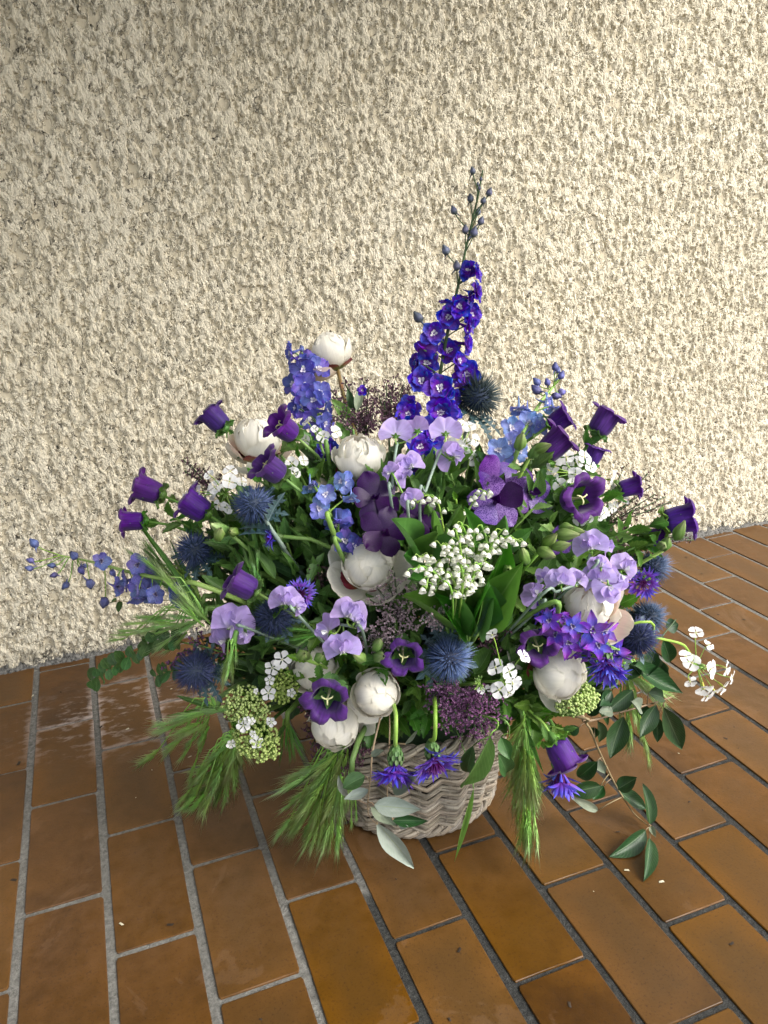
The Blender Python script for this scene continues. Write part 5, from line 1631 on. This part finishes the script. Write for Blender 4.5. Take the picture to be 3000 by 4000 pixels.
statice('dark statice between the lily leaves and the purple bell on the right', 'statice_dark', (1930, 2520), fan(1930, 2500, 70, 70, 8, 14), .0, 140, 24, 7, 'stem_dark', 14)
statice('small mauve statice left of the rightmost cornflower', 'statice_brown', (2440, 2260), fan(2440, 2190, 50, 70, 8, 15), -.02, 110, 22, 7, 'stem_dark', 15)
statice('brown statice sprig left of the big ivory peony', 'statice_brown', (1240, 2310), fan(1240, 2240, 40, 50, 6, 16), .0, 80, 16, 6, 'stem_dark', 16)

# ------------------------------------------------------------------ barley grass


def ear_mesh(seed, mat, bend):
    rr = random.Random(seed)
    b = MB()
    ax = [Vector((bend * t * t, t, 0)) for t in (0, .2, .4, .6)]
    b.tube(ax, [.008, .009, .008, .004], 4)
    for k in range(12):
        t = .02 + .50 * k / 11
        o_ = Vector((bend * t * t, t, 0))
        for sx in (-1, 0, 1):
            z_ = rr.uniform(-.016, .016)
            tip = o_ + Vector((sx * rr.uniform(.016, .028) + bend * .1, .11, z_))
            b.spike(o_ + Vector((sx * .006, 0, 0)), tip, .0125)
            aw = tip + Vector((sx * rr.uniform(.0, .085) + bend * .35, rr.uniform(.26, .46), z_ * 2.5))
            b.spike(o_.lerp(tip, .8), aw, .0050)
    for i in range(len(b.uv)):
        b.uv[i] = (b.uv[i][0], min(1, b.v[i][1] / 1.05))
    return b.build('ear', M[mat])


EAR = {'ear': [ear_mesh(k, 'ear', bb_) for k, bb_ in enumerate((0, .12, -.12, .2))], 'ear_dark': [ear_mesh(10 + k, 'ear_dark', bb_) for k, bb_ in enumerate((.08, -.1))]}


def barley(label, rootpx, tips, off0, off1, lpx, mat='ear', wd=1.0, blades=2):
    rt = root()
    pr = A(rootpx[0], rootpx[1], off0)
    T = Thing('barley_grass', label, 'grass', rt, 'tufts of green barley grass')
    T.tube('stem', bez(pr, pr + (pr - rt) * .1 + Vector((0, 0, .05)), rt + Vector((0, 0, .12)), rt, 8), 0.004, M['stem'], 7)
    for (u, v) in tips:
        o1 = off1 + R.uniform(-.03, .03)
        pt = A(u, v, o1)
        L = lpx * R.uniform(.85, 1.15) * mpp(pt)
        dirn = (pt - pr)
        D_ = dirn.length
        L = min(L, D_ * .92)
        dirn.normalize()
        sag = Vector((0, 0, .03 * min(1, D_ / .15)))
        pc = pr + dirn * (D_ - L)
        mid = pr.lerp(pc, .5) + sag
        T.tube('stem', [pr, pr.lerp(mid, .5) + sag * .3, mid, pc], .0011, M['stem_grass' if mat == 'ear' else 'stem_bright'], 4)
        T.add('ear', EAR[mat][R.randrange(len(EAR[mat]))], yframe(pc, pt, face(R.uniform(-.7, .7), R.uniform(-.2, .7), .7), L * wd))
        if R.random() < .7:                     # a shorter neighbour hanging beside it
            sh = (pr - pt) * R.uniform(.22, .42) + face(R.uniform(-1, 1), R.uniform(-.5, .5), R.uniform(.2, 1)) * .008
            T.add('ear', EAR[mat][R.randrange(len(EAR[mat]))], yframe(pc + sh, pt + sh, face(R.uniform(-.7, .7), R.uniform(-.2, .7), .7), L * wd))
    for k in range(blades):
        u, v = tips[R.randrange(len(tips))]
        pt = A(u + R.uniform(-60, 60), v + R.uniform(-120, -20), off1)
        leaf(T, pr, pt, .008, 'lance', 'leaf', None, None, 'blade')


def spread(x0, y0, x1, y1, n, jx, jy, seed):
    rr = random.Random(seed)
    return [(x0 + (x1 - x0) * (k + .5) / n + rr.uniform(-jx, jx), y0 + (y1 - y0) * (k + .5) / n + rr.uniform(-jy, jy)) for k in range(n)]


barley('largest barley tuft hanging in front of the basket left side', (1345, 2920), spread(1045, 3300, 1320, 3410, 15, 20, 25, 1) + spread(1050, 3150, 1325, 3340, 13, 30, 40, 2) + spread(1060, 3060, 1315, 3230, 8, 30, 40, 3), .05, .04, 290, 'ear', 1.0, 2)
barley('few barley ears hanging against the left of the basket wall', (1375, 3020), [(1372, 3260), (1400, 3240), (1350, 3200), (1385, 3180)], .10, .11, 140, 'ear', .9, 0)
barley('wide barley tuft hanging under the lowest viburnum head', (925, 2890), spread(670, 3190, 910, 3140, 14, 20, 30, 4) + spread(690, 3080, 970, 3060, 14, 30, 40, 5) + [(760, 3230), (720, 3235), (690, 3210), (860, 3160), (1000, 3010)], .02, -.01, 270, 'ear', 1.0, 2)
barley('barley tuft reaching left over the tiles below the big sea holly', (850, 2770), [(505, 3025), (530, 2990), (549, 2858), (560, 2880), (600, 2830), (620, 2960), (680, 3000), (700, 2960), (720, 3080), (650, 2900), (760, 2990), (640, 2800), (600, 2960)], .0, -.02, 260, 'ear', 1.0, 2)
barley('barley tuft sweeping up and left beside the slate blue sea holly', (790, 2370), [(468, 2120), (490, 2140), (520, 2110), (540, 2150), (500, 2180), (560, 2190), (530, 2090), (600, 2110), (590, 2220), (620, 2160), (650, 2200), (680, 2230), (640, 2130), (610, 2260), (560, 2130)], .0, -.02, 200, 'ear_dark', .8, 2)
barley('bright barley ears in front of the left barley sweep', (800, 2420), [(520, 2130), (560, 2170), (600, 2220), (640, 2250), (690, 2320), (580, 2200), (650, 2300)], .03, .03, 200, 'ear', 1.0, 1)
barley('thin barley ears reaching left in front of the wall foot', (780, 2420), [(382, 2520), (416, 2480), (440, 2440), (420, 2500), (470, 2470), (520, 2430), (480, 2400), (540, 2470), (620, 2590), (560, 2560)], .0, -.01, 210, 'ear', .95, 1)
barley('short barley ear cluster hanging beside the large left sea holly', (912, 2520), [(868, 2690), (880, 2700), (895, 2670), (862, 2660), (905, 2690), (855, 2720)], .08, .09, 160, 'ear', .9, 0)
barley('long barley tuft hanging at the right of the basket', (2045, 2830), spread(2030, 3380, 2110, 3390, 7, 15, 15, 6) + spread(1960, 3120, 2120, 3180, 10, 25, 60, 7) + [(2100, 3200), (2080, 3250), (2050, 3290), (1990, 3230), (2110, 3100), (1950, 3050), (2075, 3330), (2010, 3300)], .03, .02, 290, 'ear', .95, 1)
barley('barley ears behind the dark twig leaves at the lower right', (2430, 2620), [(2665, 2745), (2640, 2720), (2650, 2790), (2557, 3018), (2545, 2980), (2470, 2990), (2480, 2950), (2520, 2930), (2620, 2760), (2590, 2700), (2500, 2880), (2440, 2960)], -.02, -.03, 250, 'ear', .95, 1)
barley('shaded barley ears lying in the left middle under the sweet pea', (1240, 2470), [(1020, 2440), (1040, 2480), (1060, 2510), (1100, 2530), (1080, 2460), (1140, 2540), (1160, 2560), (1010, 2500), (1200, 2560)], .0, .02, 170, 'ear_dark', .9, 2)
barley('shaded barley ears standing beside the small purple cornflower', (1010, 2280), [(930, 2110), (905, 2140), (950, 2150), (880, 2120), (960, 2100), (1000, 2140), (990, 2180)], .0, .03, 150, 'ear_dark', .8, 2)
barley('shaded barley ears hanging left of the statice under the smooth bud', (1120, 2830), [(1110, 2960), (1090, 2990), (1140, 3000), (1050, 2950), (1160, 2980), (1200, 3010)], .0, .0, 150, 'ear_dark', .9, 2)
T = Thing('grass_blade', 'single long grass blade hanging past the basket onto tiles', 'grass blade', root())
q = [A(1850, 3080, .12), A(1842, 3170, .12), A(1815, 3270, .11), A(1772, 3362, .09)]
leaf(T, q[0], q[3], .010, 'lance', 'leaf_bright', None, None, 'blade')
T.tube('stem', bez(q[0], A(1855, 2990, .12), T.loc + Vector((0.02, -.1, .1)), T.loc, 8), .001, M['stem'], 4)

# ------------------------------------------------------------------ leafy twigs


def twig(label, path, offs, leaves, lmat='leaf_gloss', smat='twig', r0=.0024, name='leafy_twig', rt=None, kind='plain'):
    """leaves: (base px, tip px, width px, off, [mat])"""
    rt = rt or root()
    T = Thing(name, label, 'twig', rt)
    pp = [A(u, v, o_) for (u, v), o_ in zip(path, offs)]
    pts = spline([rt] + pp, 7)
    T.tube('stem', pts, [r0 * (1 - .6 * k / (len(pts) - 1)) for k in range(len(pts))], M[smat], 6)
    for a in leaves:
        (u0, v0), (u1, v1), wd, o_ = a[:4]
        mt = a[4] if len(a) > 4 else lmat
        p0, p1 = A(u0, v0, o_ - .004), A(u1, v1, o_ + R.uniform(-.012, .022))
        leaf(T, p0, p1, wd * (1.2 if mt == 'leaf_silver' else 1.0) * mpp(p0), kind, mt, face(R.uniform(-.35, .35), R.uniform(.1, .6), .8))
        c = min(pts, key=lambda x: (x - p0).length)
        if (c - p0).length < .08:
            T.tube('leaf_stalk', [c, c.lerp(p0, .6) + Vector((0, 0, .002)), p0], .0009, M[smat], 4)
    return T


def zj(x, y): return (1900 + .6028 * x, 2600 + .6028 * y)
def zh(x, y): return (1100 + .5425 * x, 2500 + .5425 * y)


twig('brown twig with broad glossy leaves reaching right over the tiles', [(2200, 2790), zj(640, 360), zj(860, 305), zj(1040, 255), zj(1200, 205)], (0, .02, .02, .01, .01),
     [(zj(950, 160), zj(770, 290), 70, .02), (zj(820, 300), zj(740, 290), 52, .03, 'leaf_grey'), (zj(1000, 280), zj(890, 225), 60, .03, 'leaf_grey'), (zj(890, 330), zj(790, 560), 84, .04), (zj(1100, 255), zj(950, 440), 74, .03), (zj(1150, 270), zj(1242, 500), 82, .02), (zj(1110, 330), zj(1100, 480), 44, .0), (zj(720, 360), zj(760, 520), 50, .0), (zj(1050, 180), zj(1180, 205), 62, .01), (zj(980, 300), zj(1080, 290), 50, .0), (zj(660, 320), zj(760, 160), 60, .0)])
twig('long brown twig trailing down to the tiles at lower right', [(2200, 2790), zj(650, 380), zj(720, 530), zj(830, 760), zj(950, 950), zj(1060, 1045)], (0, .02, .02, .01, .0, .0),
     [(zj(720, 620), zj(575, 750), 62, .03), (zj(740, 780), zj(540, 830), 68, .03), (zj(760, 780), zj(690, 870), 50, .02), (zj(720, 940), zj(565, 860), 34, .02, 'leaf_grey'), (zj(850, 800), zj(990, 720), 62, .02), (zj(850, 810), zj(1005, 935), 62, .0), (zj(1060, 1030), zj(1045, 770), 56, .02), (zj(1030, 1070), zj(840, 1250), 74, .01), (zj(1058, 1120), zj(1055, 1380), 58, .01), (zj(1065, 1040), zj(1110, 1150), 24, .0, 'leaf_grey'), (zj(720, 610), zj(770, 690), 44, .0, 'leaf_grey'), (zj(700, 400), zj(690, 480), 40, .0), (zj(600, 400), zj(520, 440), 44, .03)])
twig('dark leaved twig behind the pair of sea hollies at the right', [(2300, 2700), (2420, 2620), (2520, 2560), (2590, 2480), (2640, 2420)], (0, -.02, -.03, -.04, -.05),
     [((2460, 2590), (2620, 2720), 84, .0), ((2540, 2580), (2620, 2660), 60, -.02), ((2560, 2560), (2605, 2690), 54, -.03), ((2590, 2500), (2630, 2600), 60, -.04), ((2600, 2450), (2645, 2440), 60, -.05), ((2500, 2600), (2440, 2650), 56, .0), ((2480, 2600), (2540, 2620), 50, .01), ((2390, 2700), (2310, 2760), 60, .0), ((2560, 2540), (2530, 2640), 60, -.01)], smat='stem_dark')
twig('twig with two pale silvery leaves hanging down the basket front', [(1490, 2760), zh(655, 800), zh(640, 1000), zh(622, 1150), zh(628, 1260), zh(690, 1330)], (.02, .13, .14, .14, .135, .13),
     [(zh(668, 1190), zh(1028, 1225), 62, .15, 'leaf_silver'), (zh(685, 1315), zh(942, 1594), 66, .125, 'leaf_silver'), (zh(640, 1200), zh(830, 1310), 50, .128, 'leaf_grey'), (zh(630, 1080), zh(470, 1150), 36, .14, 'leaf_silver'), (zh(480, 1130), zh(400, 1000), 26, .13, 'leaf_silver'), (zh(600, 980), zh(430, 1060), 66, .135, 'leaf_dark'), (zh(640, 830), zh(780, 800), 30, .14, 'leaf_grey')], 'leaf_silver', 'twig', .0015)
twig('short twig with one dark curled leaf over silver on basket front', [(1520, 2780), zh(760, 1100), zh(800, 1290)], (.02, .13, .14),
     [(zh(800, 1298), zh(1065, 1296), 46, .16, 'leaf_gloss'), (zh(830, 1310), zh(960, 1300), 34, .145, 'leaf_silver'), (zh(800, 1080), zh(1085, 970), 70, .135, 'leaf_grey'), (zh(890, 750), zh(970, 600), 26, .14, 'leaf_grey')], 'leaf_silver', 'twig', .0012)
twig('large pointed green leaf hanging over the right of the basket front', [(1900, 2800), (1915, 2875)], (.08, .11),
     [(zh(1500, 690), zh(1318, 1145), 94, .13, 'leaf'), (zh(1380, 760), zh(1310, 1000), 60, .10, 'leaf_dark')], 'leaf', 'stem', .0022)
twig('dark green leaves hanging between basket and right hand barley', [(1940, 2800), (1990, 2880)], (.05, .06), [(zh(1560, 820), zh(1660, 1000), 70, .06, 'leaf_dark'), (zh(1580, 700), zh(1640, 850), 56, .07, 'leaf_dark')], 'leaf_dark', 'stem', .002)
# small round leaved sprig at the far left
pth = [(900, 2560), (760, 2520), (640, 2500), (540, 2540), (450, 2600), (370, 2660)]
lv = []
for k in range(15):
    t = k / 14
    u, v = 700 - 345 * t, 2498 + (0 if t < .25 else (t - .25) * 215)
    for sd_ in (-1, 1):
        lv.append(((u, v), (u + R.uniform(-32, 10), v + sd_ * R.uniform(30, 48)), R.uniform(32, 46), -.01))
twig('eucalyptus sprig with small round leaves at the far left by the wall', pth, (-.02, -.02, -.02, -.02, -.02, -.02), lv, 'leaf_euc', 'stem', .0014, 'eucalyptus_sprig', None, 'round')
twig('second eucalyptus sprig with tiny leaves under the big left sea holly', [(880, 2600), (760, 2600), (680, 2620), (620, 2650)], (-.01, -.02, -.03, -.03), [((700 - 12 * k, 2610 + 4 * k), (690 - 12 * k + R.uniform(-20, 20), 2610 + 4 * k + (40 if k % 2 else -36)), 26, -.02) for k in range(9)], 'leaf_euc', 'stem', .0012, 'eucalyptus_sprig', None, 'round')
twig('thin leafless twig with few round leaves under the far left delphinium', [(800, 2380), (650, 2345), (520, 2350), (440, 2350)], (-.03, -.03, -.03, -.03), [((455, 2350), (430, 2345), 28, -.03), ((470, 2350), (462, 2385), 24, -.03), ((560, 2350), (575, 2330), 24, -.03)], 'leaf_euc', 'stem_red', .001, 'eucalyptus_sprig', None, 'round')
twig('broad dull green leaves beside the tall peony stem', [(1400, 1800), (1380, 1700), (1360, 1640)], (-.10, -.10, -.10), [((1370, 1640), (1285, 1578), 56, -.10, 'leaf'), ((1385, 1610), (1362, 1520), 34, -.10, 'leaf_dark'), ((1392, 1605), (1408, 1510), 36, -.09, 'leaf_grey'), ((1360, 1720), (1300, 1650), 50, -.09, 'leaf')], 'leaf', 'stem', .002)

# ------------------------------------------------------------------ leafy filler sprigs
SPR = [(1170, 1790, 'bright'), (1230, 1830, 'bright'), (1130, 1850, ''), (900, 1990, ''), (760, 2060, ''), (680, 2020, ''), (880, 2120, ''), (1000, 2190, 'dark'), (1120, 2120, ''), (1180, 2010, 'bright'), (1240, 2120, 'dark'), (1300, 2220, 'dark'),
       (1150, 2230, 'dark'), (1320, 2310, ''), (1250, 2380, ''), (1180, 2420, 'dark'), (980, 2480, 'dark'), (900, 2600, 'dark'), (1020, 2620, 'dark'), (1150, 2640, 'bright'), (1210, 2560, 'bright'), (1250, 2660, ''), (1190, 2720, ''), (1370, 2640, ''), (1410, 2560, 'bright'),
       (1350, 2560, ''), (1620, 2680, 'bright'), (1600, 2740, ''), (1580, 2640, ''), (1480, 2600, 'bright'), (1660, 2780, ''), (1700, 2620, 'dark'), (1960, 2500, ''), (2060, 2470, ''), (2000, 2560, ''), (2040, 2640, 'bright'), (2000, 2740, 'bright'), (2080, 2760, 'bright'), (2120, 2820, 'bright'),
       (2150, 2760, ''), (2030, 2780, ''), (2200, 2850, 'bright'), (2140, 2340, ''), (2180, 2200, ''), (2260, 2160, 'bright'), (2330, 2190, ''), (2240, 2060, 'bright'), (2150, 2040, 'bright'), (2080, 1990, 'bright'), (2100, 1880, ''), (2180, 1900, ''), (2060, 1820, 'bright'), (2140, 1800, ''), (2300, 1740, ''), (2350, 1960, ''), (2450, 2070, ''), (2480, 2140, ''),
       (2560, 2120, ''), (2380, 2120, 'bright'), (2440, 2420, 'dark'), (2420, 2360, ''), (2460, 2500, 'bright'), (1850, 1780, ''), (1900, 1820, 'dark'), (1760, 1850, ''), (1780, 1950, 'bright'), (1710, 1900, ''), (1560, 1900, 'dark'), (1500, 1850, 'dark'), (1330, 1800, ''), (1210, 1700, ''), (1100, 1780, ''), (1020, 1880, ''),
       (1420, 2330, 'dark'), (1400, 2100, 'dark'), (1580, 2130, ''), (1330, 2700, 'dark'), (1450, 2820, ''), (1540, 2800, ''), (1390, 2860, 'dark'), (2260, 2640, ''), (2350, 2680, 'dark'), (2330, 2400, 'dark'), (2400, 2300, '')]
mats_ = {'bright': 'leaf_bright', 'dark': 'leaf_dark', '': 'leaf'}
lbl = {'bright': 'fresh light green leaf shoot just', 'dark': 'shaded dark green leaf shoot just', '': 'mid green leaf shoot just'}
grp = {'bright': 'light green filler shoots', 'dark': 'dark green filler shoots', '': 'mid green filler shoots'}
LM = [('tall bare peony stem', 1370, 1600), ('upper left peony', 1000, 1712), ('upper middle peony', 1403, 1779), ('big ivory peony', 1437, 2205), ('ruffled right peony', 2297, 2345), ('round right peony bud', 2183, 2632), ('smooth peony bud', 1304, 2828), ('torn cream peony bud', 1468, 2708), ('half hidden peony bud', 1228, 2610),
      ('largest left bell', 590, 1915), ('bell by the left white florets', 765, 1980), ('bell above the left sweet pea', 940, 2280), ('bell below the upper left peony', 1060, 1830), ('open bell at the upper right', 2276, 1946), ('highest right bell', 2350, 1655), ('outermost right bell', 2640, 2030), ('lowest violet bell', 2190, 2940), ('bell above the round peony bud', 2098, 2524), ('bell by the pale thistle', 1574, 2570),
      ('upper left sea holly', 988, 1970), ('slate blue sea holly', 757, 2150), ('big left sea holly', 762, 2622), ('sea holly under the sweet pea', 1068, 2408), ('pale blue sea holly', 1755, 2572), ('pair of right sea hollies', 2510, 2450), ('sky blue delphinium', 1270, 1940), ('left blue delphinium', 1200, 1560), ('tall delphinium', 1680, 1640), ('pale right delphinium', 2030, 1680), ('violet delphinium cluster', 2300, 2490),
      ('deep purple orchid', 1490, 2030), ('netted orchid', 1940, 1920), ('white lily bells', 1800, 2180), ('front sweet peas', 1335, 2450), ('left sweet pea', 900, 2440), ('right sweet pea row', 2320, 2250), ('upper right lone sweet pea', 2304, 2120), ('white flower head by the thistle', 1972, 2660), ('pink statice', 1560, 2400), ('purple statice', 1850, 2770), ('lowest viburnum head', 1010, 2890), ('upper left viburnum head', 958, 2755), ('right viburnum head', 2252, 2728), ('two tall sweet peas', 1640, 1740), ('rightmost cornflower', 2508, 2250)]
used_lab = set()


def where(u, v, pre):
    for nm, x, y in sorted(LM, key=lambda a: (a[1] - u) ** 2 + (a[2] - v) ** 2):
        dx, dy = u - x, v - y
        w_ = ('right of' if dx > 0 else 'left of') if abs(dx) > abs(dy) else ('below' if dy > 0 else 'above')
        lab = pre + ' ' + w_ + ' the ' + nm
        if lab not in used_lab:
            used_lab.add(lab)
            return lab


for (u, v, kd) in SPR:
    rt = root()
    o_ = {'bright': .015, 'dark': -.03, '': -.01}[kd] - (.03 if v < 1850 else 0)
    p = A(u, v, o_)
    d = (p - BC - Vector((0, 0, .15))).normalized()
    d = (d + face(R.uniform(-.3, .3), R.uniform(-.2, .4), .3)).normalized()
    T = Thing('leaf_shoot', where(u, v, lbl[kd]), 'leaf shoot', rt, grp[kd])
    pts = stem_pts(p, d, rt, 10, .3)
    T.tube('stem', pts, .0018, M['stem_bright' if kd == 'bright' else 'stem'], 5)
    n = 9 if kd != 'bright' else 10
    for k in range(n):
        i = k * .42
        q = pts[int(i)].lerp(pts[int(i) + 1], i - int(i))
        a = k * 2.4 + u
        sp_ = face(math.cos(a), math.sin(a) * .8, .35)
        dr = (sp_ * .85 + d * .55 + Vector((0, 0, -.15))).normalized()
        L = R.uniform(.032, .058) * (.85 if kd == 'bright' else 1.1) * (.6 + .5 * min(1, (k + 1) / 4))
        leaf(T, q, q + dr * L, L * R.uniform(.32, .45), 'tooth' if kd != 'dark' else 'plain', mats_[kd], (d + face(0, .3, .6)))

# the leaf mass deep inside the bouquet
rr = random.Random(8)
POLY = [(820, 2010), (1000, 1880), (1200, 1780), (1560, 1760), (1900, 1790), (2130, 1870), (2350, 2000), (2450, 2120), (2400, 2280), (2440, 2480), (2300, 2700), (2080, 2760), (1900, 2830), (1700, 2720), (1520, 2790), (1250, 2780), (1000, 2760), (860, 2640), (830, 2450), (790, 2280), (790, 2110)]


def inside(x, y):
    c_, j = False, len(POLY) - 1
    for i in range(len(POLY)):
        xi, yi = POLY[i]
        xj, yj = POLY[j]
        if (yi > y) != (yj > y) and x < (xj - xi) * (y - yi) / (yj - yi) + xi:
            c_ = not c_
        j = i
    return c_


def massleaves(n, lo, hi, lmin, lmax, mat, shrink=1.0):
    b = MB()
    base_ = [LEAF['plain'][0], LEAF['tooth'][1], LEAF['lance'][2]]
    k = 0
    while k < n:
        u, v = rr.uniform(780, 2460), rr.uniform(1740, 2840)
        if not inside(1620 + (u - 1620) / shrink, 2350 + (v - 2350) / shrink):
            continue
        k += 1
        p = A(u, v, -rr.uniform(lo, hi))
        c0 = BC + Vector((0, 0, .2))
        d = ((p - c0).normalized() + Vector((rr.uniform(-.8, .8), rr.uniform(-.8, .8), rr.uniform(-.5, .8)))).normalized()
        L = rr.uniform(lmin, lmax)
        s_ = base_[rr.randrange(3)]
        b.add(s_.v, s_.f, s_.uv, 0, yframe(p - d * L * .5, p + d * L * .5, face(rr.uniform(-.6, .6), rr.uniform(0, .9), .6), L * rr.uniform(.25, .45)))
    return b


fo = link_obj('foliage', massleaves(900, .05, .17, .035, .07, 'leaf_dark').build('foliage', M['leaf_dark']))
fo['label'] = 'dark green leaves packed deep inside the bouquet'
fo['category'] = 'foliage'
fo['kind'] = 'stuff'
f2 = link_obj('foliage', massleaves(560, -.012, .05, .035, .062, 'leaf', .97).build('foliage', M['leaf']))
f2['label'] = 'mid green leaves filling the gaps between the flowers'
f2['category'] = 'foliage'
f2['kind'] = 'stuff'
b = MB()                                    # thin stalks crossing inside the bouquet
for k in range(170):
    while True:
        u, v = rr.uniform(800, 2440), rr.uniform(1760, 2800)
        if inside(u, v):
            break
    p = A(u, v, -rr.uniform(.0, .06))
    q = BC + Vector((rr.uniform(-.07, .07), rr.uniform(-.07, .07), .165))
    b.tube(bez(p, p.lerp(q, .3) + Vector((0, 0, .03)), p.lerp(q, .7) + Vector((0, 0, .05)), q, 6), rr.uniform(.0009, .002), 4)
so = link_obj('stalks', b.build('stalks', M['stem']))
so['label'] = 'thin green stalks crossing inside the bouquet'
so['category'] = 'stalks'
so['kind'] = 'stuff'

# ------------------------------------------------------------------ bits lying on the floor and the wall
b = MB()
rr = random.Random(5)
for k in range(120):
    x_, y_ = rr.uniform(-.3, 2.2), rr.uniform(.55, 1.8)
    L = rr.uniform(.0010, .0046) if rr.random() < .8 else rr.uniform(.004, .007)
    a = rr.uniform(0, 6.28)
    b.add([(-L, -L * .4, .0008), (L, -L * .3, .0008), (L * .8, L * .5, .0014), (-L * .7, L * .4, .0010), (0, 0, .0022)], [(0, 1, 4), (1, 2, 4), (2, 3, 4), (3, 0, 4)], [(0, 0)] * 5, 0 if rr.random() < .6 else 1, TR(x_, y_, 0.0) @ RZ(a))
M['crumb_dark'] = plain_mat('dark_crumb', (.02, .015, .012), (.05, .03, .02), 100)
M['crumb_pale'] = plain_mat('pale_crumb', (.45, .38, .25), (.6, .55, .42), 100)
cr = link_obj('crumbs', b.build('crumbs', [M['crumb_dark'], M['crumb_pale']]))
cr['kind'] = 'stuff'
cr['label'] = 'tiny plant crumbs scattered over the tiles'
cr['category'] = 'crumbs'
